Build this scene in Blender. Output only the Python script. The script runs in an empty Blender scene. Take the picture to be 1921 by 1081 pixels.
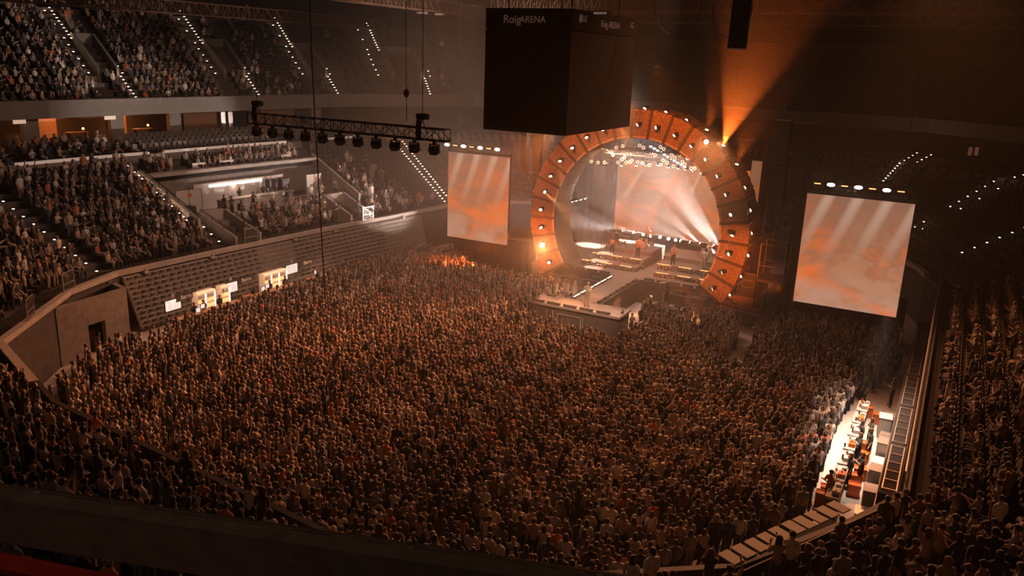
import bpy, bmesh, math, random
import numpy as np
from mathutils import Vector, Matrix
random.seed(7); RNG = np.random.default_rng(7)
SC = bpy.context.scene
COL = SC.collection
PI = math.pi

# ------------------------------------------------------------------ camera
FPX = 1533.0
PITCH, ROLL, YAW = math.radians(15.8), math.radians(2.1), math.radians(28.3)
EYE = np.array([0.0, 0.0, 18.5])
_fw = np.array([-math.sin(YAW)*math.cos(PITCH), math.cos(YAW)*math.cos(PITCH), -math.sin(PITCH)])
_r0 = np.array([math.cos(YAW), math.sin(YAW), 0.0]); _u0 = np.cross(_r0, _fw)
_r = _r0*math.cos(ROLL)+_u0*math.sin(ROLL); _u = -_r0*math.sin(ROLL)+_u0*math.cos(ROLL)
cam = bpy.data.cameras.new('camera'); cam_o = bpy.data.objects.new('camera', cam); COL.objects.link(cam_o)
cam.sensor_width = 36.0; cam.lens = 36.0*FPX/1921.0; cam.clip_start = 0.1; cam.clip_end = 400
cam_o.matrix_world = Matrix(((_r[0], _u[0], -_fw[0], EYE[0]), (_r[1], _u[1], -_fw[1], EYE[1]), (_r[2], _u[2], -_fw[2], EYE[2]), (0, 0, 0, 1)))
SC.camera = cam_o

def project(P):
    v = np.asarray(P, float)-EYE; D = v@_fw
    return 960.5+FPX*(v@_r)/D, 540.5-FPX*(v@_u)/D, D

# ------------------------------------------------------------------ exposure, world, big lights
SC.view_settings.view_transform = 'Standard'; SC.view_settings.look = 'None'
SC.view_settings.exposure = -0.08; SC.view_settings.gamma = 1.0; SC.view_settings.use_curve_mapping = False
SC.cycles.use_denoising = True
SC.cycles.denoiser = 'OPENIMAGEDENOISE'
SC.cycles.max_bounces = 3; SC.cycles.diffuse_bounces = 1; SC.cycles.glossy_bounces = 1
SC.cycles.transmission_bounces = 1; SC.cycles.volume_bounces = 0; SC.cycles.transparent_max_bounces = 6
SC.cycles.use_adaptive_sampling = True; SC.cycles.adaptive_threshold = 0.03
SC.cycles.sample_clamp_indirect = 4.0; SC.cycles.sample_clamp_direct = 0.0
SC.cycles.use_light_tree = True
SC.cycles.caustics_reflective = False; SC.cycles.caustics_refractive = False

world = bpy.data.worlds.new('world'); SC.world = world; world.use_nodes = True
world.node_tree.nodes['Background'].inputs[0].default_value = (0.60, 0.24, 0.12, 1)
world.node_tree.nodes['Background'].inputs[1].default_value = 0.0028

WARM = (1.0, 0.62, 0.42); WHITE = (1.0, 0.80, 0.68); ORANGE = (1.0, 0.155, 0.010)

def look_rot(d):
    return Vector(d).to_track_quat('-Z', 'Y').to_euler()
def area(name, loc, to, sx, sy, power, color):
    l = bpy.data.lights.new(name, 'AREA'); l.shape = 'RECTANGLE'; l.size = sx; l.size_y = sy; l.energy = power; l.color = color
    o = bpy.data.objects.new(name, l); COL.objects.link(o); o.location = loc; o.rotation_euler = look_rot(Vector(to)-Vector(loc)); return o
def spot(name, loc, to, deg, power, color, r=0.06, blend=0.35, parent=None):
    l = bpy.data.lights.new(name, 'SPOT'); l.spot_size = math.radians(deg); l.spot_blend = blend; l.energy = power; l.color = color; l.shadow_soft_size = r
    o = bpy.data.objects.new(name, l); COL.objects.link(o)
    o.location = loc; o.rotation_euler = look_rot(Vector(to)-Vector(loc)); return o

# unseen key spots added high over the stage, rim-lighting the floor and the stands
for _x, _tx, _ty, _e, _c in ((-36, -38, 30, 21000, (1.0, 0.38, 0.15)), (-29, -31, 34, 21000, (1.0, 0.33, 0.11)), (-22, -23, 31, 21000, (1.0, 0.34, 0.12)), (-15, -14, 32, 10000, (1.0, 0.40, 0.18)), (-9, -7, 36, 8000, (1.0, 0.42, 0.20)), (-4, 5, 33, 30000, (1.0, 0.34, 0.12))):
    spot('crowd_key_spot', (_x, 63.0, 29.5), (_tx, _ty, 0), 52, _e, _c, 0.5, 1.0)
for _x, _z, _tx, _e, _c in ((-27.5, 13.4, -33, 12000, (1.0, 0.26, 0.07)), (-21.2, 15.9, -24, 12000, (1.0, 0.28, 0.08)), (-14.8, 13.6, -13, 11000, (1.0, 0.34, 0.12))):
    spot('crowd_low_key_spot', (_x, 57.6, _z), (_tx, 27, 0), 58, _e, _c, 0.2, 1.0)  # low orange key added in front of the arch to rim-light the crowd
spot('ledge_red_fill', (-3.0, -2.5, 19.0), (-6.2, 1.4, 16.0), 30, 45, (1.0, 0.10, 0.03), 0.1, 0.8)  # unseen red spot added only to light the near ledge
area('stand_wash', (-30, 50, 25.0), (-56, 46, 3), 8, 2, 2500, (1.0, 0.62, 0.45))
_bl = area('bar_house_light', (-1.9, 41, 7.5), (-2.3, 41.5, 0), 8.0, 0.4, 360, (1.0, 0.70, 0.53)); _bl.data.spread = math.radians(58); _bl.rotation_euler = (0, math.radians(-3), math.radians(90))
area('stage_top_wash', (-21.2, 61.5, 11.6), (-21.4, 60.0, 0), 9, 1.5, 1500, (1.0, 0.58, 0.40))
spot('thrust_key_spot', (-12, 38, 25), (-21.6, 51.6, 1.9), 17, 75000, (1.0, 0.60, 0.40), 0.1, 0.5)  # added key that brightens the singer and the T deck
area('kiosk_fill', (-53.6, 51, 7.9), (-52.0, 51, 5), 0.4, 7.0, 110, (1.0, 0.70, 0.55))  # added fill under the coping to brighten the kiosk
area('rear_fill', (-8, -4, 27), (-14, 12, 4), 6, 2, 150, (1.0, 0.6, 0.4))  # unseen fill added behind the camera to lift the near tier
for _x, _z, _tx, _tz, _e in ((-33, 12, -29, 9, 4500), (-27, 18, -25, 13, 6500), (-18, 18.5, -19, 14, 7500), (-10, 15, -15, 12, 3000), (-8.5, 5, -13.5, 4.5, 9000), (-31, 4.5, -29, 4, 9000)):
    spot('arch_fill_spot', (_x, 51.5, _z), (_tx, 59, _tz), 46, _e*0.85, ORANGE, 0.15, 0.8)  # unseen spots added out front to turn the arch face orange

# ------------------------------------------------------------------ materials
MATS = {}
def mat(name, col, rough=0.7, metal=0.0, emit=None, es=0.0, noise=None, bump=0.0, scale=8.0):
    if name in MATS: return MATS[name]
    m = bpy.data.materials.new(name); m.use_nodes = True; nt = m.node_tree; b = nt.nodes['Principled BSDF']
    b.inputs['Base Color'].default_value = (*col, 1); b.inputs['Roughness'].default_value = rough; b.inputs['Metallic'].default_value = metal
    if emit: b.inputs['Emission Color'].default_value = (*emit, 1); b.inputs['Emission Strength'].default_value = es
    if noise or bump:
        tc = nt.nodes.new('ShaderNodeTexCoord'); n = nt.nodes.new('ShaderNodeTexNoise'); n.inputs['Scale'].default_value = scale; n.inputs['Detail'].default_value = 5
        nt.links.new(tc.outputs['Object'], n.inputs['Vector'])
        if noise:
            r = nt.nodes.new('ShaderNodeMapRange'); r.inputs[1].default_value = 0.3; r.inputs[2].default_value = 0.7; r.inputs[3].default_value = 1-noise; r.inputs[4].default_value = 1+noise
            mx = nt.nodes.new('ShaderNodeVectorMath'); mx.operation = 'SCALE'; mx.inputs[0].default_value = col
            nt.links.new(n.outputs['Fac'], r.inputs[0]); nt.links.new(r.outputs[0], mx.inputs['Scale']); nt.links.new(mx.outputs[0], b.inputs['Base Color'])
        if bump:
            bp = nt.nodes.new('ShaderNodeBump'); bp.inputs['Strength'].default_value = bump; bp.inputs['Distance'].default_value = 0.05
            nt.links.new(n.outputs['Fac'], bp.inputs['Height']); nt.links.new(bp.outputs[0], b.inputs['Normal'])
    MATS[name] = m; return m

concrete = mat('concrete', (0.30, 0.25, 0.22), 0.85, noise=0.2, bump=0.15, scale=3)
concrete_light = mat('concrete_light', (0.55, 0.47, 0.42), 0.8, noise=0.12, scale=2)
concrete_dark = mat('concrete_dark', (0.10, 0.08, 0.07), 0.9, noise=0.2, scale=2)
fascia_mat = mat('fascia', (0.26, 0.22, 0.20), 0.8, noise=0.1, scale=1.5)
black_cloth = mat('black_cloth', (0.035, 0.028, 0.025), 0.95, noise=0.2, bump=0.3, scale=3)
black_metal = mat('black_metal', (0.03, 0.027, 0.025), 0.45, 0.6)
grey_metal = mat('grey_metal', (0.35, 0.31, 0.28), 0.4, 0.7)
steel = mat('steel', (0.62, 0.57, 0.53), 0.35, 0.8)
case_black = mat('case_black', (0.06, 0.05, 0.045), 0.6, noise=0.1)
SEATEMB = 0
floor_mat = mat('floor_sheet', (0.62, 0.56, 0.52), 0.5, noise=0.08, scale=1.2)
stage_mat = mat('stage_boards', (0.24, 0.19, 0.165), 0.42, noise=0.2, bump=0.1, scale=2)
board_light = mat('white_panel', (0.70, 0.62, 0.57), 0.6)
seat_mat = mat('seat_plastic', (0.045, 0.038, 0.036), 0.6)
seat_grey = mat('seat_grey', (0.13, 0.11, 0.10), 0.6)
red_ledge = mat('red_ledge', (0.45, 0.035, 0.02), 0.7, noise=0.1)
roof_mat = mat('roof_black', (0.03, 0.02, 0.017), 0.95)
glow_white = mat('lamp_white', (0.8, 0.7, 0.6), 0.5, emit=(1.0, 0.86, 0.76), es=9.0)
glow_lens = mat('lamp_lens', (0.8, 0.6, 0.4), 0.5, emit=(1.0, 0.72, 0.5), es=7.0)
glow_orange = mat('orange_glow', (0.8, 0.4, 0.2), 0.5, emit=(1.0, 0.42, 0.14), es=2.2)
glow_step = mat('step_lamp', (0.8, 0.6, 0.4), 0.5, emit=(1.0, 0.66, 0.45), es=30)
orange_plastic = mat('orange_plastic', (0.75, 0.16, 0.03), 0.5)
cooler_glow = mat('cooler_cabinet_glow', (0.8, 0.7, 0.6), 0.5, emit=(1.0, 0.50, 0.28), es=0.35)  # the whole cabinet emits; the cooler's inner light is put into its material
menu_glow = mat('menu_screen', (0.7, 0.7, 0.7), 0.4, emit=(1.0, 0.84, 0.76), es=0.85)
tube_glow = mat('light_tube', (0.8, 0.8, 0.8), 0.4, emit=(1.0, 0.88, 0.80), es=2.0)
suite_glow = mat('suite_lamp', (0.8, 0.5, 0.2), 0.5, emit=(1.0, 0.45, 0.12), es=4.0)
text_mat = mat('sign_lettering', (0.5, 0.4, 0.36), 0.6, emit=(1.0, 0.6, 0.42), es=0.05)
wood = mat('warm_wood', (0.42, 0.20, 0.09), 0.6, noise=0.2)
curtain_mat = mat('curtain_brown', (0.26, 0.13, 0.07), 0.9)

TOPS = [mat('cloth_%s' % n, c, 0.85) for n, c in (('black', (0.022, 0.018, 0.018)), ('charcoal', (0.05, 0.042, 0.04)), ('white', (0.72, 0.64, 0.58)), ('grey', (0.28, 0.24, 0.22)), ('orange', (0.62, 0.17, 0.05)), ('brown', (0.20, 0.11, 0.07)), ('beige', (0.52, 0.38, 0.28)), ('blue', (0.10, 0.11, 0.13)))]
for _m, _w in [(m_, 0.5) for m_ in TOPS]+[(MATS['cloth_black'], 0.5)]: _m.node_tree.nodes['Principled BSDF'].inputs['Sheen Weight'].default_value = _w
TOPN = ['black', 'charcoal', 'white', 'grey', 'orange', 'brown', 'beige', 'blue-grey']
TOPW = np.array([.26, .15, .17, .12, .04, .09, .11, .06]); TOPW /= TOPW.sum()
SKINS = [mat('skin_%s' % n, c, 0.55) for n, c in (('fair', (0.62, 0.40, 0.29)), ('tan', (0.50, 0.30, 0.20)), ('deep', (0.32, 0.18, 0.12)))]
HAIRS = [mat('hair_%s' % n, c, 0.6) for n, c in (('dark', (0.02, 0.013, 0.01)), ('brown', (0.07, 0.035, 0.02)), ('fair', (0.30, 0.18, 0.09)))]
for _m in HAIRS:
    _b = _m.node_tree.nodes['Principled BSDF']; _b.inputs['Sheen Weight'].default_value = 0.9; _b.inputs['Sheen Roughness'].default_value = 0.35; _b.inputs['Sheen Tint'].default_value = (1.0, 0.8, 0.65, 1); _b.inputs['Roughness'].default_value = 0.4
for _m in SKINS: _m.node_tree.nodes['Principled BSDF'].inputs['Sheen Weight'].default_value = 0.3
HAIRN = ['dark', 'brown', 'fair']
BOTS = [mat('trousers_%s' % n, c, 0.85) for n, c in (('black', (0.02, 0.018, 0.018)), ('denim', (0.09, 0.10, 0.13)), ('sand', (0.35, 0.26, 0.19)))]
SHOE = mat('shoe', (0.06, 0.05, 0.045), 0.6)

# ------------------------------------------------------------------ mesh helpers
class MB:
    def __init__(s): s.v = []; s.f = []; s.m = []
    def face(s, pts, mi=0):
        n = len(s.v); s.v.extend(tuple(p) for p in pts); s.f.append(tuple(range(n, n+len(pts)))); s.m.append(mi)
    def hexa(s, c, mi=0):
        n = len(s.v); s.v.extend(tuple(p) for p in c)
        for q in ((0, 3, 2, 1), (4, 5, 6, 7), (0, 1, 5, 4), (1, 2, 6, 5), (2, 3, 7, 6), (3, 0, 4, 7)):
            s.f.append(tuple(n+k for k in q)); s.m.append(mi)
    def box(s, cx, cy, cz, sx, sy, sz, rz=0.0, mi=0, rx=0.0, ry=0.0):
        M = Matrix.Rotation(rz, 3, 'Z') @ Matrix.Rotation(ry, 3, 'Y') @ Matrix.Rotation(rx, 3, 'X')
        c = [M @ Vector((a*sx/2, b*sy/2, e*sz/2))+Vector((cx, cy, cz)) for e in (-1, 1) for a, b in ((-1, -1), (1, -1), (1, 1), (-1, 1))]
        s.hexa(c, mi); return s
    def bar(s, p, q, w, h=None, mi=0):
        h = h or w; p = Vector(p); q = Vector(q); d = (q-p)
        if d.length < 1e-6: return s
        d.normalize(); up = Vector((0, 0, 1)) if abs(d.z) < 0.95 else Vector((1, 0, 0))
        a = d.cross(up).normalized()*(w/2); b = a.cross(d).normalized()*(h/2)
        s.hexa([p-a-b, p+a-b, p+a+b, p-a+b, q-a-b, q+a-b, q+a+b, q-a+b], mi); return s
    def tube(s, pts, r, n=8, mi=0, caps=True):
        pts = [Vector(p) for p in pts]; rr = r if isinstance(r, (list, tuple)) else [r]*len(pts); base = len(s.v); prev = None
        for i, p in enumerate(pts):
            d = (pts[min(i+1, len(pts)-1)]-pts[max(i-1, 0)]).normalized()
            if prev is None:
                up = Vector((0, 0, 1)) if abs(d.z) < 0.9 else Vector((1, 0, 0)); a = d.cross(up).normalized()
            else: a = (prev-d*prev.dot(d)).normalized()
            prev = a; b = d.cross(a)
            for k in range(n):
                t = 2*PI*k/n; s.v.append(tuple(p+a*math.cos(t)*rr[i]+b*math.sin(t)*rr[i]))
        for i in range(len(pts)-1):
            for k in range(n):
                k2 = (k+1) % n; s.f.append((base+i*n+k, base+i*n+k2, base+(i+1)*n+k2, base+(i+1)*n+k)); s.m.append(mi)
        if caps:
            s.f.append(tuple(base+k for k in range(n))[::-1]); s.m.append(mi)
            e = base+(len(pts)-1)*n; s.f.append(tuple(e+k for k in range(n))); s.m.append(mi)
        return s
    def disc_ring(s, c, nrm, R, r, n=16, k=6, mi=0):      # torus
        c = Vector(c); nrm = Vector(nrm).normalized(); up = Vector((0, 0, 1)) if abs(nrm.z) < .9 else Vector((1, 0, 0))
        a = nrm.cross(up).normalized(); b = nrm.cross(a); base = len(s.v)
        for i in range(n):
            t = 2*PI*i/n; e = a*math.cos(t)+b*math.sin(t)
            for j in range(k):
                u = 2*PI*j/k; s.v.append(tuple(c+e*(R+r*math.cos(u))+nrm*r*math.sin(u)))
        for i in range(n):
            for j in range(k):
                i2, j2 = (i+1) % n, (j+1) % k; s.f.append((base+i*k+j, base+i2*k+j, base+i2*k+j2, base+i*k+j2)); s.m.append(mi)
        return s
    def ball(s, c, rx, ry=None, rz=None, n=10, k=7, mi=0, z0=-1.0):
        ry = ry or rx; rz = rz or rx; base = len(s.v); rows = 0
        for j in range(k+1):
            ph = -PI/2+PI*j/k; zz = max(math.sin(ph), z0)
            for i in range(n):
                t = 2*PI*i/n; s.v.append((c[0]+rx*math.cos(ph)*math.cos(t), c[1]+ry*math.cos(ph)*math.sin(t), c[2]+rz*zz))
        for j in range(k):
            for i in range(n):
                i2 = (i+1) % n; s.f.append((base+j*n+i, base+j*n+i2, base+(j+1)*n+i2, base+(j+1)*n+i)); s.m.append(mi)
        return s
    def mesh(s, name, mats, smooth=False):
        me = bpy.data.meshes.new(name); me.from_pydata(s.v, [], s.f)
        for m in (mats if isinstance(mats, (list, tuple)) else [mats]): me.materials.append(m)
        if any(s.m): me.polygons.foreach_set('material_index', s.m)
        if smooth: me.polygons.foreach_set('use_smooth', [True]*len(s.f))
        me.update(); return me
    def build(s, name, mats, parent=None, smooth=False, loc=None, bevel=0.0):
        o = bpy.data.objects.new(name, s.mesh(name, mats, smooth)); COL.objects.link(o)
        if parent is not None: o.parent = parent
        if loc is not None: o.location = loc
        if bevel:
            b = o.modifiers.new('bevel', 'BEVEL'); b.width = bevel; b.segments = 1; b.limit_method = 'ANGLE'
        return o

def tag(o, label, cat, group=None, kind=None):
    o['label'] = label; o['category'] = cat
    if group: o['group'] = group
    if kind: o['kind'] = kind
    return o
def thing(name, label, cat, loc=(0, 0, 0), rz=0.0, group=None):
    o = bpy.data.objects.new(name, None); COL.objects.link(o); o.location = loc; o.rotation_euler = (0, 0, rz); o.empty_display_size = 0.1
    return tag(o, label, cat, group)
def structure(o): o['kind'] = 'structure'; return o
KIDS = {}
def dup(root, loc, rz=None, label=None, group=None, rot=None, scale=None):
    kids = [c for c in root.children] if root.name not in KIDS else KIDS[root.name]
    KIDS[root.name] = kids
    r = root.copy(); COL.objects.link(r); r.location = loc
    if rz is not None: r.rotation_euler = (0, 0, rz)
    if rot is not None: r.rotation_euler = rot
    if scale is not None: r.scale = scale
    if label: r['label'] = label
    if group: r['group'] = group
    for ch in kids:
        c = ch.copy(); COL.objects.link(c); c.parent = r
        gk = KIDS.setdefault(ch.name, list(ch.children))
        for g in gk:
            d = g.copy(); COL.objects.link(d); d.parent = c
    return r
def ords(i): return ['first', 'second', 'third', 'fourth', 'fifth', 'sixth', 'seventh', 'eighth', 'ninth', 'tenth', 'eleventh', 'twelfth', 'thirteenth', 'fourteenth', 'fifteenth', 'sixteenth', 'seventeenth', 'eighteenth', 'nineteenth', 'twentieth', 'twenty-first', 'twenty-second', 'twenty-third', 'twenty-fourth', 'twenty-fifth', 'twenty-sixth', 'twenty-seventh', 'twenty-eighth', 'twenty-ninth', 'thirtieth', 'thirty-first', 'thirty-second', 'thirty-third', 'thirty-fourth', 'thirty-fifth', 'thirty-sixth', 'thirty-seventh', 'thirty-eighth', 'thirty-ninth', 'fortieth'][i]

# ------------------------------------------------------------------ bowl path (front rail of the lower stands) with outward offset
PATH = [(-15, 17.1), (-31.5, 18.6), (-40.4, 21.6), (-45.8, 28.8), (-47.3, 33.1), (-46.9, 42.5), (-46.1, 53.4), (-44.4, 67.9), (-40.4, 74.5), (-33, 79), (-9.5, 79), (-5, 75.5), (-1.6, 69.0), (0.2, 63), (0.2, 30), (-1.2, 27.0), (-4.0, 22.2), (-9.0, 18.4)]
_pp = np.array(PATH, float); _n = len(_pp)
_seg = np.roll(_pp, -1, 0)-_pp; _len = np.linalg.norm(_seg, axis=1); _cum = np.concatenate([[0], np.cumsum(_len)]); TOTAL = _cum[-1]
_sn = np.stack([_seg[:, 1], -_seg[:, 0]], 1)/_len[:, None]
if ((_pp+_seg*0.5+_sn - np.array([-23, 48]))**2).sum() < ((_pp+_seg*0.5-_sn - np.array([-23, 48]))**2).sum(): _sn = -_sn
_vn = _sn+np.roll(_sn, 1, 0); _vn /= np.linalg.norm(_vn, axis=1)[:, None]
_vn /= np.maximum((_vn*_sn).sum(1), 0.6)[:, None]
def P(t, d=0.0, z=0.0):
    t = t % TOTAL; i = min(int(np.searchsorted(_cum, t, 'right'))-1, _n-1); u = (t-_cum[i])/_len[i]; j = (i+1) % _n
    a = _pp[i]+_vn[i]*d; b = _pp[j]+_vn[j]*d; q = a*(1-u)+b*u
    return (q[0], q[1], z)
def nrm(t):
    a = P(t, 0); b = P(t, 1); return math.atan2(b[1]-a[1], b[0]-a[0])
def tL(y):          # arc parameter on the left side at depth y
    for i in range(0, 9):
        if _pp[i][1] <= y <= _pp[i+1][1]: return _cum[i]+_len[i]*(y-_pp[i][1])/(_pp[i+1][1]-_pp[i][1])
def tR(y):
    for i in range(10, 17):
        if _pp[i+1][1] <= y <= _pp[i][1]: return _cum[i]+_len[i]*(_pp[i][1]-y)/(_pp[i][1]-_pp[i+1][1])
def tsamp(t0, t1, step=3.0):
    ts = {t0, t1}
    for c in _cum:
        for k in (0, TOTAL):
            if t0 < c+k < t1: ts.add(c+k)
    ts = sorted(ts); out = []
    for a, b in zip(ts[:-1], ts[1:]):
        m = max(1, int((b-a)/step))
        out += [a+(b-a)*k/m for k in range(m)]
    return out+[ts[-1]]
def sweep(mb, t0, t1, prof, mi=0, close=False):      # prof: list of (d, z) swept along the path
    ts = tsamp(t0, t1); k = len(prof); base = len(mb.v)
    for t in ts:
        for d, z in prof: mb.v.append(P(t, d, z))
    e = k if close else k-1
    for i in range(len(ts)-1):
        for j in range(e):
            j2 = (j+1) % k; mb.f.append((base+i*k+j, base+(i+1)*k+j, base+(i+1)*k+j2, base+i*k+j2)); mb.m.append(mi)
    if close:
        mb.f.append(tuple(base+j for j in range(k))); mb.m.append(mi); q = base+(len(ts)-1)*k; mb.f.append(tuple(q+j for j in range(k))[::-1]); mb.m.append(mi)
    return mb
# ================================================================== SETTING
mb = MB(); mb.box(-23, 48, -0.1, 56, 66, 0.2); floor = structure(mb.build('floor', floor_mat))
mb = MB(); mb.box(-25, 55, 33, 120, 110, 0.4); structure(mb.build('ceiling', roof_mat))

N_LOW = 13
def low(i): return 1.7+0.85*i, 3.7+0.44*i
def clubrow(j): return 13.3+0.9*j, 9.45+0.2*j
def up(i): return 18.3+0.66*i, 13.3+0.57*i
def stepped(rows, rise, depth):
    prof = []
    for (d, z) in rows:
        prof += [(d, z-rise), (d, z), (d+depth, z)]
    return prof
T33, T42, T59 = tL(33.1), tL(42.4), tL(59.2)
TFARL = tL(71.0); TRF = tR(66.0); TRN = tR(30.2)
N_UP = 15
def stand(name, t0, t1, rows, m=concrete_dark, rise=0.44, depth=0.85):
    mb = MB(); sweep(mb, t0, t1, stepped(rows, rise, depth)); return structure(mb.build(name, m))
LOWALL = [low(i) for i in range(N_LOW)]
stand('stand_near_corner_left', 0, T42, LOWALL)
stand('stand_left_front_rows', T42, T59, LOWALL[:3])
stand('stand_left_back_rows', T42, T59, LOWALL[10:])
stand('stand_left_far', T59, tR(67), LOWALL)
stand('stand_right', tR(67), TOTAL, LOWALL)
# recess floor, walls and coping of the concession platform
mb = MB(); sweep(mb, T42, T59, [(4.2, 5.02), (10.25, 5.02)]); sweep(mb, T42, T59, [(4.2, 4.5), (4.2, 5.02)])
structure(mb.build('floor_concession_platform', concrete))
mb = MB(); sweep(mb, T42, T59, [(10.2, 5.0), (10.2, 8.1)]); structure(mb.build('wall_recess_back', concrete))
mb = MB(); sweep(mb, T42, T59, [(9.5, 8.15), (9.5, 8.45), (10.3, 8.45), (10.3, 8.15)], close=True); structure(mb.build('trim_1', concrete_light))
def side_wall(name, t, d0, z0, d1, z1, zb, th=0.22, m=concrete_light):
    mb = MB(); a = P(t-th/2, d0); b = P(t-th/2, d1); c = P(t+th/2, d1); e = P(t+th/2, d0)
    mb.hexa([(*a[:2], zb), (*b[:2], zb), (*c[:2], zb), (*e[:2], zb), (*a[:2], z0), (*b[:2], z1), (*c[:2], z1), (*e[:2], z0)])
    return structure(mb.build(name, m))
side_wall('wall_recess_left', T42, 3.4, 5.7, 10.4, 8.75, 4.0)
side_wall('wall_recess_right', T59, 3.4, 5.7, 10.4, 8.75, 4.0)

# vomitories: sunken stair channels with concrete cheeks
def vomitory(name, ta, tb, d0, z0, d1, z1, m=concrete_light, headroom=0.75):
    side_wall('wall_'+name+'_a', ta, d0, z0+headroom, d1, z1+headroom, z0-0.5, m=m)
    side_wall('wall_'+name+'_b', tb, d0, z0+headroom, d1, z1+headroom, z0-0.5, m=m)
    mb = MB(); sweep(mb, ta, tb, [(d1, z0-1), (d1, z1+headroom), (d1+0.5, z1+headroom), (d1+0.5, z0-1)], close=True)
    structure(mb.build('wall_'+name+'_head', m))
    mb = MB(); sweep(mb, ta, tb, [(d0, z0+0.02), (d1-0.05, z0+0.05)])
    structure(mb.build('floor_'+name, concrete_dark))
VOMS_LOW = [(tL(43.7), tL(46.0)), (tL(56.0), tL(58.2))]
for k, (a, b) in enumerate(VOMS_LOW): vomitory('vomitory_%s' % ['left', 'right'][k], a, b, 0.9, 3.7, 5.0 if k == 0 else 4.4, 5.05)
T77 = tL(71.5)
UPA = [tL(46.0), tL(57.3), tL(65.5), tL(70.7)]
VOMS_UP = [(q, q+1.7) for q in UPA]
for k, (a, b) in enumerate(VOMS_UP): vomitory('vomitory_upper_%s' % 'abcd'[k], a, b, up(4)[0], up(4)[1], up(9)[0], up(9)[1], m=fascia_mat)

# front rail walls of the lower stands
T_RAIL0 = 0
for nm, a, b in (('wall_left', 0, tR(66.9)), ('wall_right', tR(66.9), TOTAL)):
    mb = MB(); sweep(mb, a, b, [(0.0, 0.0), (0.0, 3.95)]); structure(mb.build(nm, concrete_dark if nm == 'wall_left' else black_cloth))
for _a, _b, _m, _w in ((tL(19.5), tR(66.9), concrete_light, 0.28), (tR(66.9), TOTAL-0.01, case_black, 0.1), (0, tL(19.5), case_black, 0.1)):
    mb = MB(); sweep(mb, _a, _b, [(-0.12, 3.72), (-0.12, 4.02), (_w, 4.02), (_w, 3.72)], close=True); structure(mb.build('trim_2', _m))
mb = MB(); sweep(mb, 0, TOTAL-0.01, [(0.28, 3.9), (0.5, 3.55), (1.7, 3.55), (1.7, 3.7)]); structure(mb.build('floor_front_walkway', black_cloth))
# club parapet, club terraces, suite floor and fascia
mb = MB(); sweep(mb, tL(24), tR(67), [(12.75, 8.5), (12.75, 9.62), (13.15, 9.62), (13.15, 9.4)]); structure(mb.build('wall_club_parapet', concrete))
for a, b in ((tL(36.0), tL(44.8)), (tL(46.2), tL(58.0)), (tL(61), tL(66))):
    mb = MB(); sweep(mb, a, b, [(12.6, 9.6), (12.6, 9.8), (13.0, 9.8), (13.0, 9.6)], close=True); structure(mb.build('trim_club_ledge', mat('ledge_glow', (.7, .62, .57), emit=(1, .72, .58), es=.28)))  # ledge brightness put in as weak emission
CLUB = [clubrow(j) for j in range(4)]
stand('stand_club', tL(22), tR(67), CLUB, concrete_dark, 0.25, 0.9)
mb = MB(); sweep(mb, tL(22), tR(67), [(16.9, 10.1), (21.5, 10.1)]); structure(mb.build('floor_suites', concrete_dark))
mb = MB(); sweep(mb, tL(22), tR(67), [(21.5, 10.1), (21.5, 12.6), (17.6, 12.6)]); structure(mb.build('wall_suite_back', mat('suite_wall', (0.09, 0.055, 0.04), 0.8)))
mb = MB(); sweep(mb, tL(20), tR(67), [(17.6, 12.42), (17.4, 13.85), (17.75, 13.85), (18.3, 13.2), (18.3, 12.6)], close=True); structure(mb.build('trim_fascia', fascia_mat))
UPALL = [up(i) for i in range(N_UP)]
stand('stand_upper_left', tL(22), tL(71.5), UPALL, concrete_dark, 0.57, 0.66)
stand('stand_upper_far', tL(71.5), tR(67), UPALL, concrete_dark, 0.57, 0.66)
stand('stand_upper_right', tR(67), tR(45), UPALL, concrete_dark, 0.57, 0.66)
mb = MB(); sweep(mb, tL(20), tR(40), [(33.6, 21.5), (33.6, 33)]); structure(mb.build('wall_back', roof_mat))
mb = MB(); sweep(mb, tR(67), tR(40), [(12.75, 8.5), (12.75, 9.62), (13.15, 9.62), (13.15, 9.3), (18, 9.3), (18, 13), (18.3, 13)]); structure(mb.build('wall_right_upper', concrete_dark))

# suite dividers, curtains and lit suite interiors seen under the fascia
def sbox(mb, t, d, z, st, sd, sz, mi=0):
    c = P(t, d, z); mb.box(c[0], c[1], c[2], sd, st, sz, nrm(t), mi)
for k, y in enumerate((29.5, 39.6, 45.6, 51.0, 58.9, 64.5)):
    mb = MB(); sbox(mb, tL(y), 18.4, 11.3, 1.2, 0.5, 2.4); structure(mb.build('trim_suite_pillar', fascia_mat))
for (y0, y1) in ((51.6, 55.2), (57.0, 62.6)):
    t = thing('suite_curtain', 'closed brown suite curtain %s' % ('beside the lit grey doors' if y0 < 55 else 'behind the empty club seats nearest the truss'), 'curtain', P(tL((y0+y1)/2), 18.0, 10.1), nrm(tL(y0)), 'suite curtains')
    mb = MB(); L = tL(y1)-tL(y0); n = int(L/0.12)
    pts = [((0.07 if i % 2 else -0.07), -L/2+L*i/n) for i in range(n+1)]
    for (xa, ya), (xb, yb) in zip(pts[:-1], pts[1:]): mb.face([(xa, ya, 0.05), (xb, yb, 0.05), (xb, yb, 2.35), (xa, ya, 2.35)])
    mb.build('curtain_folds', curtain_mat, t); mb = MB(); mb.tube([(0, -L/2, 2.38), (0, L/2, 2.38)], 0.025, 6); mb.build('curtain_rail', black_metal, t)
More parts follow.
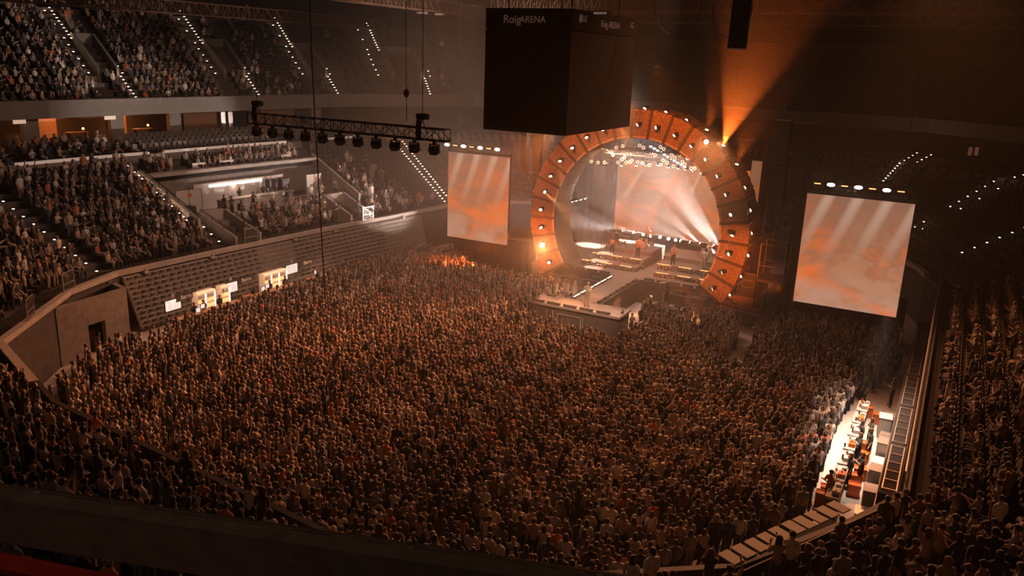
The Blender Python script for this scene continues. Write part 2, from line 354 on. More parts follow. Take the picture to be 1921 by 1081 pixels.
for k, (y0, y1) in enumerate(((35.0, 39.0), (40.3, 45.0), (46.3, 50.4), (30.5, 34.5))):
    ym = (y0+y1)/2; tm = tL(ym); L = tL(y1)-tL(y0)
    t = thing('suite_bar_table', ['bar table inside the suite where a person in white stands', 'bar table in the lit suite between two grey pillars', 'bar table in the suite left of the curtains', 'bar table in the suite at the left edge'][k], 'table', P(tm, 19.0, 10.1), nrm(tm), 'suite tables')
    mb = MB(); mb.box(0, 0, 0.95, 0.5, 1.8, 0.06); mb.build('tabletop', wood, t)
    for s in (-1, 1): mb = MB(); mb.box(0, s*0.75, 0.46, 0.35, 0.06, 0.92); mb.build('leg', black_metal, t)
    t = thing('suite_table_lamp', ['orange glowing lamp in the suite with the person in white', 'orange glowing lamp in the suite between the pillars', 'orange glowing lamp in the suite left of the curtains', 'orange glowing lamp in the leftmost suite'][k], 'lamp', P(tm+0.5, 19.0, 11.08), 0, 'suite lamps')
    mb = MB(); mb.tube([(0, 0, 0), (0, 0, 0.18)], 0.02, 6); mb.build('lamp_stem', black_metal, t)
    mb = MB(); mb.ball((0, 0, 0.25), 0.11); mb.build('lamp_globe', suite_glow, t, True)
    l = bpy.data.lights.new('suite_light', 'POINT'); l.energy = 110; l.color = (1.0, 0.36, 0.1); l.shadow_soft_size = 0.2
    o = bpy.data.objects.new('suite_light', l); COL.objects.link(o); o.location = P(tm-0.6, 19.6, 11.8)
    mb = MB(); sbox(mb, tm-0.9, 21.2, 11.2, 1.5, 0.1, 2.2); tag(mb.build('suite_wall_panel', wood), 'wooden panel lit orange at the back of the suite, %s from the left' % ords([1, 2, 3, 0][k]), 'wall panel', 'suite wall panels')
for k, y in enumerate((38.8, 44.8)):
    c = P(tL(y), 17.75, 12.25); mb = MB(); mb.box(c[0]-0.02, c[1], c[2], 0.08, 1.0, 0.3, nrm(tL(y))); tag(mb.build('exit_sign', mat('exit_glow', (0.8, 0.7, 0.6), emit=(1, 0.7, 0.5), es=0.5)), 'small lit sign above the suites, %s of the pair' % ['left', 'right'][k], 'sign')
mb = MB(); sbox(mb, tL(56.1), 18.2, 11.2, 0.5, 0.1, 2.2); sbox(mb, tL(56.1)-0.65, 18.2, 11.2, 0.5, 0.1, 2.2); tag(mb.build('suite_door', steel), 'shiny pale double doors between two brown suite curtains', 'door')

# near tier: parapet below the camera and the ledge at the very bottom left
mb = MB(); a = np.array([-24.0, 2.15]); b = np.array([5.0, 11.45]); dn = np.array([0.305, -0.952])
def near_pr(z, off): return [(*(a+dn*off), z), (*(b+dn*off), z)]
f0 = near_pr(11.25, 0); f1 = near_pr(11.25, 0.3); g0 = near_pr(12.0, 0); g1 = near_pr(12.0, 0.3)
mb.hexa([f0[0], f0[1], f1[1], f1[0], g0[0], g0[1], g1[1], g1[0]]); structure(mb.build('wall_near_parapet', concrete))
mb = MB(); mb.bar(Vector(g0[0])+Vector((0, 0, .04)), Vector(g0[1])+Vector((0, 0, .04)), 0.05, 0.03); structure(mb.build('trim_near_rail', steel))
for k in range(3):
    mb = MB(); z = 10.9+0.45*k; o0, o1 = 0.3+0.95*k, 0.3+0.95*(k+1)
    q0 = near_pr(z, o0); q1 = near_pr(z, o1); w0 = near_pr(z-0.5, o0); w1 = near_pr(z-0.5, o1)
    mb.hexa([w0[0], w0[1], w1[1], w1[0], q0[0], q0[1], q1[1], q1[0]]); structure(mb.build('stand_near_tier_row', black_cloth))
mb = MB(); mb.bar((-8.0, 0.79, 15.985), (-2.6, 2.26, 15.985), 0.115, 0.03); structure(mb.build('trim_near_ledge', red_ledge))

# tunnel mouth wall under the left corner and the black void beside it
mb = MB()
def wallseg(mb, x0, y0, x1, y1, z0, z1, th=0.3, mi=0): mb.bar((x0, y0, (z0+z1)/2), (x1, y1, (z0+z1)/2), th, z1-z0, mi)
wallseg(mb, -44.45, 26.9, -44.63, 28.9, 0, 3.6); wallseg(mb, -44.75, 30.1, -45.0, 31.9, 0, 3.6); wallseg(mb, -44.63, 28.9, -44.75, 30.1, 2.0, 3.6); wallseg(mb, -45.0, 31.9, -47.4, 32.4, 0, 3.6); wallseg(mb, -44.45, 26.9, -45.4, 26.8, 0, 3.6)
structure(mb.build('wall_tunnel', concrete))
mb = MB(); wallseg(mb, -45.6, 29.2, -45.7, 30.1, 0, 1.25, 0.1); tag(mb.build('tunnel_gate', wood), 'low wooden gate inside the opening of the concrete tunnel wall', 'gate')
mb = MB()
for o_ in (0.0, 0.35): mb.tube([(-44.1-o_, 25.9, 3.55), (-46.5-o_*0.4, 32.4, 3.6)], 0.05, 6)
for k in range(9):
    u = k/8; mb.bar((-44.1-2.4*u, 25.9+6.5*u, 3.55), (-44.45-2.2*u, 25.9+6.5*u, 3.55), 0.04)
tag(mb.build('pipe_rack', black_metal), 'dark pipe rack running along the top of the tunnel wall', 'pipe')

# railings on vomitory walls, recess edge and gates in the front rail
def railing(name, label, pts, h=1.0, every=1.2, m=steel, cat='railing', group=None):
    o0 = Vector(pts[0]); t = thing(name, label, cat, pts[0], 0, group)
    q = [Vector(p)-o0 for p in pts]; mb = MB(); mb.tube([p+Vector((0, 0, h)) for p in q], 0.028, 6); mb.tube([p+Vector((0, 0, h*0.5)) for p in q], 0.018, 6); mb.build('handrail', m, t)
    for a, b in zip(q[:-1], q[1:]):
        n = max(1, int((b-a).length/every))
        for k in range(n+1):
            if k == n and b is not q[-1]: continue
            p = a+(b-a)*k/n; mb = MB(); mb.tube([p, p+Vector((0, 0, h))], 0.025, 6); mb.build('post', m, t)
    return t
for k, (ta, tb) in enumerate(VOMS_LOW):
    for s, tt in enumerate((ta, tb)):
        d1, z1 = (5.0, 5.8) if k == 0 else (4.4, 5.8)
        railing('stair_railing', 'thin rail on the %s concrete cheek of the stairway %s' % (['left', 'right'][s], ['below the concession counter', 'right of the concession platform'][k]), [P(tt, 0.95, 4.45), P(tt, d1, z1)], 0.3, 1.3, black_metal, group='stairway rails')
railing('stair_railing', 'thin rail on the sloping concrete wall left of the concession counter', [P(T42, 3.5, 5.7), P(T42, 10.2, 8.7)], 0.3, 2.0, black_metal, group='stairway rails')
railing('stair_railing', 'thin rail on the sloping concrete wall right of the concession counter', [P(T59, 3.5, 5.7), P(T59, 10.2, 8.7)], 0.3, 2.0, black_metal, group='stairway rails')
railing('platform_railing', 'pale railing along the front edge of the concession platform', [P(tL(47), 4.3, 5.02), P(tL(55.5), 4.3, 5.02)], 1.05, 1.1)
for k, y in enumerate((24.6, 28.9, 44.4, 57.2)):
    tt = tL(y); c = P(tt, 0.05, 3.72); t = thing('rail_gate', 'grey metal mesh gate in the left stand rail, %s from the left' % ords(k), 'gate', c, nrm(tt), 'rail gates')
    mb = MB()
    for s in (-0.62, 0.62): mb.bar((0, s, 0), (0, s, 1.45), 0.06)
    for z in (0.05, 0.75, 1.42): mb.bar((0, -0.62, z), (0, 0.62, z), 0.05)
    mb.build('gate_frame', steel, t)
    mb = MB()
    for i in range(13): mb.bar((0, -0.6+0.1*i, 0.05), (0, -0.6+0.1*i, 1.4), 0.012)
    for i in range(10): mb.bar((0, -0.6, 0.1+0.13*i), (0, 0.6, 0.1+0.13*i), 0.012)
    mb.build('gate_mesh', grey_metal, t)
for k, y in enumerate((35.0, 40.5, 48.5, 53.0, 61.5)):
    c = P(tL(y), -0.25, 3.72); t = thing('rail_camera', 'small pale box fixed under the left stand coping, %s from the left' % ords(k), 'box', c, nrm(tL(y)), 'boxes under the coping')
    mb = MB(); mb.box(0, 0, -0.06, 0.22, 0.34, 0.16); mb.build('housing', concrete_light, t); mb = MB(); mb.box(0, 0, 0.06, 0.12, 0.12, 0.1); mb.build('bracket', grey_metal, t)

# retracted telescopic seating below the left rail
for k, (y0, y1, dash) in enumerate(((33.4, 45.6, 1), (45.6, 48.0, 0), (48.0, 59.5, 1), (59.5, 64.0, 0))):
    t = thing('retractable_seating', ['retracted bank of folding seats behind the glowing drink coolers', 'plain stepped section between the two banks of retracted seats', 'retracted bank of folding seats right of the drink coolers', 'plain stepped end of the retracted seating beside the dark passage'][k], 'retractable seating', (0, 0, 0), 0, 'retracted seating')
    for r in range(11):
        mb = MB(); d = -1.35+0.115*r; z = 0.08+0.32*r
        sweep(mb, tL(y0), tL(y1), [(d, z), (d, z+0.24), (d+0.16, z+0.32), (d+0.16, z)], close=True); mb.build('row_front', concrete, t)
    if dash:
        mb = MB(); L0, L1 = tL(y0)+0.4, tL(y1)-0.3; n = int((L1-L0)/0.62)
        for r in range(11):
            for i in range(n):
                sbox(mb, L0+(i+0.5*(r % 2)*0.4)*0.62, -1.37+0.115*r, 0.27+0.32*r, 0.34, 0.10, 0.09)
        o = mb.build('folded_seat', seat_mat, t); o['kind'] = 'stuff'
        mb = MB()
        for r in range(11):
            for i in range(n): sbox(mb, L0+(i+0.5*(r % 2)*0.4)*0.62, -1.43+0.115*r, 0.315+0.32*r, 0.30, 0.02, 0.02)
        o = mb.build('seat_edge', steel, t); o['kind'] = 'stuff'
# ================================================================== CONCESSION KIOSK ON THE PLATFORM
tm = tL(51.2); rk = nrm(tm)+PI
def kloc(y, d, z=5.02): return P(tL(y), d, z)
k = thing('concession_counter', 'long pale concession counter under a bright light strip on the left stand platform', 'counter', kloc(51.0, 7.3), rk)
mb = MB(); mb.box(0, 0, 0.5, 0.7, 7.6, 1.0); mb.build('counter_body', board_light, k)
mb = MB(); mb.box(0.02, 0, 1.03, 0.85, 7.8, 0.06); mb.build('countertop', concrete_light, k)
mb = MB()
for i in range(6): mb.box(0.36, -3.2+1.28*i, 0.5, 0.02, 1.18, 0.84)
mb.build('front_panel', concrete_light, k)
k = thing('kiosk_wall', 'pale kiosk back wall with a bright menu light strip', 'kiosk', kloc(51.0, 9.4), rk)
mb = MB(); mb.box(0, 0, 1.1, 0.15, 9.6, 2.2); mb.build('wall_panel', board_light, k)
mb = MB()
for i in range(6): mb.box(0.2, -2.9+0.93*i, 1.95, 0.12, 0.90, 0.22)
mb.build('menu_light_strip', mat('strip_glow', (0.8, 0.8, 0.8), emit=(1, .86, .78), es=1.6), k)
for i, y in enumerate((54.0, 55.2)):
    t = thing('drinks_fridge', 'black drinks fridge in the kiosk, %s of the pair' % ['left', 'right'][i], 'fridge', kloc(y, 9.0), rk, 'kiosk fridges')
    mb = MB(); mb.box(0, 0, 0.95, 0.6, 0.9, 1.9); mb.build('cabinet', black_metal, t); mb = MB(); mb.box(0.31, 0, 1.1, 0.02, 0.75, 1.2); mb.build('glass_door', mat('fridge_glass', (0.12, 0.09, 0.08), 0.2), t); mb = MB(); mb.bar((0.35, 0.3, 0.8), (0.35, 0.3, 1.4), 0.03); mb.build('handle', steel, t)
for i, (y, w) in enumerate(((44.6, 2.4), (57.3, 1.9))):
    t = thing('partition_wall', 'tall pale partition panel at the %s end of the concession counter' % ['left', 'right'][i], 'partition', kloc(y, 7.6), rk, 'kiosk partitions')
    mb = MB(); mb.box(0, 0, 1.1, 0.12, w, 2.2)
    mb.build('panel', board_light, t); mb = MB()
    for s in (-w/2, 0, w/2): mb.box(0.07, s, 1.1, 0.03, 0.06, 2.2)
    mb.build('panel_joint', concrete, t); mb = MB(); mb.box(0.08, 0.1, 1.75, 0.02, 0.28, 0.3); mb.build('notice', orange_plastic, t)
for i, y in enumerate((48.2, 52.3)):
    t = thing('beer_tap', 'chrome tap column on the concession counter, %s one' % ['left', 'right'][i], 'tap', kloc(y, 7.3, 6.08), rk, 'counter taps')
    mb = MB(); mb.tube([(0, 0, 0), (0, 0, 0.45)], 0.05, 8); mb.build('column', steel, t, True); mb = MB(); mb.bar((0, 0, 0.4), (-0.16, 0, 0.36), 0.04); mb.build('spout', steel, t)
t = thing('control_box', 'dark cabinet with an orange notice at the foot of the sloping concrete wall', 'cabinet', kloc(43.5, 6.6), rk)
mb = MB(); mb.box(0, 0, 0.55, 0.8, 1.5, 1.1); mb.build('cabinet_body', case_black, t); mb = MB(); mb.box(0.42, 0, 0.7, 0.02, 0.35, 0.3); mb.build('notice', orange_plastic, t)
for i, (y, d, z) in enumerate(((50.5, 10.45, 8.62), (47.8, 10.5, 8.62), (56.5, 10.5, 8.62))):
    c = P(tL(y), d, z); mb = MB(); mb.box(c[0], c[1], c[2], 0.08, 1.5-0.2*i, 0.45, nrm(tL(y))); tag(mb.build('info_board', board_light), 'pale board fixed above the concession coping, %s from the left' % ['second', 'first', 'third'][i], 'board', 'boards on the coping')

# ================================================================== BAR UNDER THE LEFT STAND
BX = -45.0
def cooler(y, label):
    t = thing('drink_cooler', label, 'drinks cooler', (BX+0.5, y, 0), 0, 'glowing drink coolers')
    mb = MB(); mb.box(-0.28, 0, 1.05, 0.05, 0.74, 2.1); mb.box(0, -0.36, 1.05, 0.55, 0.04, 2.1); mb.box(0, 0.36, 1.05, 0.55, 0.04, 2.1); mb.box(0, 0, 2.08, 0.6, 0.76, 0.16); mb.box(0, 0, 0.1, 0.6, 0.76, 0.2); mb.build('cabinet', cooler_glow, t)
    for z in (0.55, 0.95, 1.35, 1.7): mb = MB(); mb.box(0, 0, z, 0.5, 0.68, 0.02); mb.build('shelf', steel, t)
    for z in (0.56, 0.96, 1.36):
        mb = MB()
        for i in range(5): mb.tube([(0.12, -0.28+0.14*i, z), (0.12, -0.28+0.14*i, z+0.2), (0.12, -0.28+0.14*i, z+0.27)], [0.04, 0.04, 0.015], 6)
        mb.build('bottle_row', orange_plastic if z < 0.9 else glow_orange, t)  # upper bottles emit, standing for the light inside the cooler
    mb = MB(); mb.box(0.28, 0.33, 1.1, 0.06, 0.07, 1.85); mb.build('light_tube', tube_glow, t)
    return t
for i, y in enumerate((37.2, 38.0, 39.3, 43.4, 44.2, 45.0)):
    cooler(y, 'glowing drinks cooler of the %s group, %s from the left' % (['left', 'right'][i // 3], ords(i % 3)))
for i, (y, z) in enumerate(((35.2, 1.7), (40.2, 1.75), (46.4, 1.85))):
    t = thing('menu_screen', 'lit white menu screen beside the coolers, %s from the left' % ords(i), 'screen', (BX+0.3, y, z), 0, 'menu screens')
    mb = MB(); mb.box(-0.03, 0, 0, 0.06, 1.28, 0.78); mb.build('screen_frame', case_black, t); mb = MB(); mb.box(0.01, 0, 0, 0.02, 1.2, 0.70); mb.build('screen_face', menu_glow, t)
    mb = MB()
    for r in range(5): mb.box(0.025, -0.25, 0.18-0.1*r, 0.004, 0.35, 0.012); mb.box(0.025, 0.25, 0.18-0.1*r, 0.004, 0.35, 0.012)
    mb.box(0.025, -0.42, 0.27, 0.004, 0.2, 0.03); mb.build('menu_line', case_black, t)
    t = thing('round_bar_sign', 'small pale round sign on the wall above a menu screen, %s from the left' % ords(i), 'sign', (BX+0.3, y, z+0.65), 0, 'round signs')
    mb = MB(); mb.tube([(0, 0, 0), (0.04, 0, 0)], 0.13, 14); mb.build('sign_disc', board_light, t)
for i, (y, z) in enumerate(((36.35, 1.12), (36.75, 1.3), (42.3, 1.25), (42.75, 1.35), (48.0, 1.3))):
    t = thing('till_monitor', 'small lit till monitor at the bar, %s from the left' % ords(i), 'monitor', (BX+1.3, y, z+.1), 0, 'till monitors')
    mb = MB(); mb.box(0, 0, 0, 0.05, 0.38, 0.34); mb.build('monitor_case', case_black, t); mb = MB(); mb.box(0.03, 0, 0, 0.01, 0.33, 0.29); mb.build('monitor_face', menu_glow, t); mb = MB(); mb.box(0, 0, -0.25, 0.05, 0.05, 0.2); mb.build('stand', case_black, t)
def lettering(text, loc, size, rot, m, parent, name='lettering'):
    cu = bpy.data.curves.new('text', 'FONT'); cu.body = text; cu.size = size; cu.extrude = 0.01; cu.align_x = 'CENTER'; cu.align_y = 'CENTER'
    o = bpy.data.objects.new('text', cu); COL.objects.link(o); bpy.context.view_layer.update()
    me = bpy.data.meshes.new_from_object(o.evaluated_get(bpy.context.evaluated_depsgraph_get())); COL.objects.unlink(o); bpy.data.objects.remove(o)
    me.materials.clear(); me.materials.append(m); q = bpy.data.objects.new(name, me); COL.objects.link(q); q.location = loc; q.rotation_euler = rot
    if parent is not None: q.parent = parent
    return q
for i, y in enumerate((36.3, 41.7, 48.2)):
    t = thing('bar_sign', 'dark bar sign board with pale lettering, %s from the left' % ords(i), 'sign', (BX+0.3, y, 2.05), 0, 'bar signs')
    mb = MB(); mb.box(0, 0, 0, 0.06, 1.7, 0.5); mb.build('sign_board', case_black, t); lettering('Barra', (0.05, -0.05, 0), 0.42, (PI/2, 0, PI/2), board_light, t)
for i, (y0, y1) in enumerate(((34.4, 39.9), (41.0, 45.8), (47.0, 50.5))):
    t = thing('bar_counter', 'bar counter under the left stand in front of %s' % ['the left cooler group', 'the right cooler group', 'the rightmost bar sign'][i], 'counter', (BX+1.4, (y0+y1)/2, 0), 0, 'bar counters')
    mb = MB(); mb.box(0, 0, 0.5, 0.5, y1-y0, 1.0); mb.build('counter_body', case_black, t); mb = MB(); mb.box(0, 0, 1.03, 0.6, y1-y0+0.1, 0.06); mb.build('countertop', wood, t)
    l = bpy.data.lights.new('bar_light', 'AREA'); l.size = 0.4; l.size_y = y1-y0; l.shape = 'RECTANGLE'; l.energy = 30; l.color = (1, .55, .33)
    o = bpy.data.objects.new('bar_light', l); COL.objects.link(o); o.location = (BX+0.9, (y0+y1)/2, 2.3)
mb = MB(); mb.box(-44.05, 41.2, 0.55, 0.5, 0.9, 1.0); tag(mb.build('ice_chest', wood), 'orange-lit chest between the two cooler groups', 'chest')
t = thing('passage_sign', 'faint exit sign board on the dark wall left of the tall left screen', 'sign', (-43.2, 72.5, 3.0), math.radians(25))
mb = MB(); mb.box(0, 0, 0, 3.2, 0.08, 0.7); mb.build('sign_board', concrete, t); lettering('SALIDA', (0, -0.07, 0), 0.55, (PI/2, 0, 0), concrete_light, t)

# ================================================================== STAGE
SZ = 1.85
mb = MB(); mb.box(-21, 67.2, SZ/2, 19.0, 14.4, SZ); st = mb.build('main_stage', stage_mat); tag(st, 'main stage platform inside the glowing arch', 'stage')
t = thing('thrust_stage', 'long catwalk stage with a wide T-shaped end reaching into the crowd', 'stage', (-21.9, 51, 0))
mb = MB(); mb.box(0, 4.95, SZ-0.08, 2.1, 8.3, 0.16); mb.build('catwalk_deck', stage_mat, t)
mb = MB(); mb.box(0, -0.2, SZ-0.08, 6.9, 2.2, 0.16); mb.build('platform_deck', stage_mat, t)
mb = MB(); mb.box(0, 4.95, (SZ-.16)/2, 1.95, 8.3, SZ-0.16); mb.build('catwalk_skirt', black_cloth, t)
mb = MB(); mb.box(0, -0.2, (SZ-.16)/2, 6.7, 2.0, SZ-0.16); mb.build('platform_skirt', black_cloth, t)
mb = MB()
for s in (-1, 1): mb.box(s*0.9, 4.95, SZ+0.01, 0.05, 8.2, 0.012)
mb.box(0, -1.15, SZ+0.01, 6.8, 0.10, 0.012)
for i in range(9): mb.box(0, 1.2+0.9*i, SZ+0.006, 1.7, 0.02, 0.006)
for i in range(6): mb.box(-2.9+1.16*i, -0.2, SZ+0.006, 0.02, 2.0, 0.006)
mb.build('edge_line', concrete_light, t)
mb = MB(); mb.bar((-1.2, -1.24, 1.25), (0.6, -1.24, 1.25), 0.05); mb.bar((-1.2, -1.24, 0), (-1.2, -1.24, 1.25), 0.05); mb.bar((0.6, -1.24, 0), (0.6, -1.24, 1.25), 0.05); mb.bar((0.75, -1.24, 0), (0.75, -1.24, 1.25), 0.04); mb.build('front_frame', steel, t)
def batten(loc, rz, L, label, lit=False, group='light battens on the catwalk'):
    t = thing('light_batten', label, 'stage light', loc, rz, group)
    mb = MB(); mb.box(0, 0, 0.10, L, 0.14, 0.12); mb.build('batten_body', black_metal, t)
    mb = MB(); mb.box(0, -0.075 if not lit else 0, 0.115 if not lit else 0.165, L*0.96, 0.012 if not lit else 0.09, 0.05 if not lit else 0.01); mb.build('batten_lens', glow_lens if lit else grey_metal, t)
    for s in (-1, 1): mb = MB(); mb.box(s*L*0.35, 0, 0.02, 0.06, 0.2, 0.04); mb.build('foot', black_metal, t)
    return t
for i in range(5): batten((-24.7+1.25*i, 49.82, SZ), 0, 1.0, 'black light batten on the front edge of the T platform, %s from the left' % ords(i))
for i, (x, y, r) in enumerate(((-25.15, 50.5, PI/2), (-18.7, 50.9, PI/2+.3), (-24.5, 51.6, 0.1))): batten((x, y, SZ), r, 0.7, ['black light batten at the left end of the T platform', 'pale case shaped batten at the right end of the T platform', 'black light batten at the back left of the T platform'][i])
for i in range(6): batten((-22.85, 52.4+1.25*i, SZ), PI/2, 1.05, 'glowing light batten on the left edge of the catwalk, %s from the T platform' % ords(i), lit=True)
for i in range(7): batten((-20.95, 52.3+1.15*i, SZ), PI/2, 0.9, 'dark light batten on the right edge of the catwalk, %s from the T platform' % ords(i))
for i in range(4): batten((-27.2+1.1*i, 60.15, SZ), 0, 0.9, 'dark batten on the stage front left of the catwalk, %s from the left' % ords(i), group='stage front battens')
for i in range(6): batten((-20.1+1.05*i, 60.15, SZ), 0, 0.85, 'dark batten on the stage front right of the catwalk, %s from the left' % ords(i), group='stage front battens')
# pit: subwoofers, camera track frames
def sub(x, y, label, z=0.0):
    t = thing('subwoofer', label, 'speaker', (x, y, z), 0, 'pit subwoofers')
    mb = MB(); mb.box(0, 0, 0.35, 1.05, 0.8, 0.7); mb.build('cabinet', case_black, t); mb = MB(); mb.box(0, 0, 0.715, 1.05, 0.8, 0.03); mb.build('top_panel', grey_metal, t)
    mb = MB(); mb.box(0, -0.41, 0.35, 0.95, 0.02, 0.6); mb.build('grille', black_metal, t)
for i, x in enumerate((-28.6, -27.1, -25.6)): sub(x, 58.0-0.0*i, 'subwoofer with a pale top in the left pit, %s from the left' % ords(i))
for i, x in enumerate((-19.2, -17.7, -16.2, -14.7, -13.2)): sub(x, 58.1, 'subwoofer with a pale top in the right pit, %s from the left' % ords(i))
for i, (x0, x1) in enumerate(((-29.4, -27.6), (-27.6, -25.6), (-25.6, -23.6), (-18.6, -16.6), (-16.6, -14.8), (-14.8, -13.0))):
    t = thing('front_fill_frame', 'pale steel frame along the stage front, %s from the left' % ords(i), 'frame', ((x0+x1)/2, 59.3, 0), 0, 'stage front frames')
    mb = MB(); L = (x1-x0)*0.96; mb.bar((-L/2, 0, 1.3), (L/2, 0, 1.3), 0.06); mb.build('top_bar', steel, t)
    for s in (-1, 1):
        for e in (0, 0.14): mb = MB(); mb.bar((s*(L/2-e), 0, 0), (s*(L/2-e), 0, 1.3), 0.045); mb.build('upright', steel, t)
    t = thing('stage_front_speaker', 'small speaker lying on the stage front shelf, %s from the left' % ords(i), 'speaker', ((x0+x1)/2+0.2, 59.62, 1.33), 0, 'front fill speakers')
    mb = MB(); mb.box(0, 0, 0.12, 0.75, 0.36, 0.24); mb.build('cabinet', case_black, t); mb = MB(); mb.box(0, -0.19, 0.12, 0.7, 0.02, 0.2); mb.build('grille', grey_metal, t)
    mb = MB(); mb.box(0, 0, -0.02, 1.5, 0.4, 0.03); mb.build('shelf', case_black, t)

# risers with flower edged steps
def riser(x0, x1, y0, y1, label, side):
    t = thing('band_riser', label, 'riser', ((x0+x1)/2, y0, SZ), 0, 'band risers'); W = x1-x0
    for k, (yy, h, inset) in enumerate(((0, 0.35, 0), (1.3, 0.75, 0.35), (3.0, 1.1, 0.6))):
        mb = MB(); D = y1-y0-yy; mb.box(inset*side, yy+D/2, h/2, W-inset*1.3, D, h); mb.build('riser_deck', stage_mat, t)
        if k < 2:
            for s in (-0.36, -0.02, 0.32):
                mb = MB(); mb.box(W*s+inset*side, yy-0.05, h+0.03, W*0.20, 0.05, 0.05); mb.build('step_light', glow_orange, t)
            fl = MB(); n = int(W*26)
            for i in range(n):
                x = -W/2+W*random.random(); zz = random.uniform(0.02, h*0.95+0.06); s = random.uniform(0.03, 0.075); fl.ball((x+inset*side, yy-0.12-random.random()*0.14, zz), s, s, s*0.7, 5, 3, random.choice((0, 0, 1, 2, 3)))
            o = fl.build('flower_border', [mat('flower_white', (0.75, 0.68, 0.62)), mat('flower_orange', (0.75, 0.25, 0.08)), mat('leaf', (0.05, 0.07, 0.03)), mat('flower_pale', (0.45, 0.45, 0.45))], t); o['kind'] = 'stuff'
    mb = MB(); mb.tube([(W/2-0.1, 3.1, 1.95), (W/2-0.1, y1-y0-0.1, 1.95)], 0.02, 6); mb.tube([(-W/2+0.2, y1-y0-0.1, 1.95), (W/2-0.1, y1-y0-0.1, 1.95)], 0.02, 6); mb.build('guard_rail', steel, t)
    return t
riser(-26.9, -21.9, 62.0, 68.5, 'tiered band riser with flower edged lit steps on the left of the stage', 1)
riser(-20.3, -15.0, 61.6, 68.0, 'tiered band riser with flower edged lit steps on the right of the stage', -1)
# loudspeaker stacks, mic stands, instruments
def drum_kit(loc, rz, label):
    t = thing('drum_kit', label, 'drum kit', loc, rz)
    shell = mat('drum_shell', (0.45, 0.38, 0.33), 0.3); cym = mat('cymbal', (0.65, 0.48, 0.25), 0.25, 0.9)
    mb = MB(); mb.tube([(0, -0.25, 0.30), (0, 0.2, 0.30)], 0.29, 18); mb.build('bass_drum', shell, t, False)
    for x, y, z, r in ((-0.28, 0.05, 0.72, 0.16), (0.22, 0.05, 0.72, 0.16), (-0.55, 0.35, 0.45, 0.2), (0.6, 0.4, 0.38, 0.22)):
        mb = MB(); mb.tube([(x, y, z-0.14), (x, y, z+0.1)], r, 14); mb.build('drum', shell, t)
    for x, y, z, r in ((-0.75, 0.0, 1.15, 0.24), (0.75, 0.0, 1.2, 0.25), (-0.9, 0.45, 0.9, 0.18), (0.4, -0.25, 1.3, 0.2)):
        mb = MB(); mb.tube([(x, y, 0), (x, y, z)], 0.012, 5); c = mb.build('cymbal_stand', steel, t); mb = MB(); mb.tube([(x, y, z), (x, y, z+0.03)], [r, 0.03], 16); mb.build('cymbal', cym, c)
    return t
drum_kit((-17.2, 65.6, SZ+1.1), 0, 'drum kit with raised cymbals on the right riser')
drum_kit((-22.9, 66.2, SZ+1.1), 0, 'percussion kit at the back of the left riser')
def keyboard(loc, rz, label):
    t = thing('keyboard', label, 'keyboard', loc, rz, 'keyboards')
    mb = MB(); mb.box(0, 0, 0.92, 1.3, 0.32, 0.1); mb.build('keyboard_body', case_black, t); mb = MB(); mb.box(0, -0.05, 0.975, 1.2, 0.16, 0.015); mb.build('key_bed', board_light, t)
    for s in (-1, 1): mb = MB(); mb.bar((s*0.5, -0.2, 0), (-s*0.5, 0.1, 0.87), 0.04); mb.build('leg', black_metal, t)
    mb = MB(); mb.box(0, 0.03, 1.18, 1.1, 0.28, 0.08); mb.build('upper_keyboard', case_black, t)
keyboard((-25.6, 66.3, SZ+1.1), 0.1, 'keyboard rig at the back left of the left riser')
keyboard((-24.4, 65.6, SZ+1.1), -0.4, 'second keyboard with a pale top in the middle of the left riser')
def mic(loc, label, h=1.5):
    t = thing('microphone_stand', label, 'microphone stand', loc, 0, 'microphone stands')
    mb = MB(); mb.tube([(0, 0, 0), (0, 0, 0.02)], 0.14, 10); mb.build('base', black_metal, t); mb = MB(); mb.tube([(0, 0, 0), (0, 0, h)], 0.014, 5); mb.build('pole', steel, t); mb = MB(); mb.tube([(0, 0, h), (0, -0.12, h+0.05)], [0.02, 0.035], 8); mb.build('microphone', black_metal, t)
for loc, lb in (((-25.6, 63.2, SZ+.35), 'microphone stand before the guitarist on the left riser'), ((-22.6, 63.1, SZ+.35), 'microphone stand at the right of the left riser steps'), ((-19.6, 62.6, SZ+.35), 'microphone stand at the left of the right riser steps'), ((-16.6, 62.6, SZ+.35), 'microphone stand in the middle of the right riser steps')): mic(loc, lb)

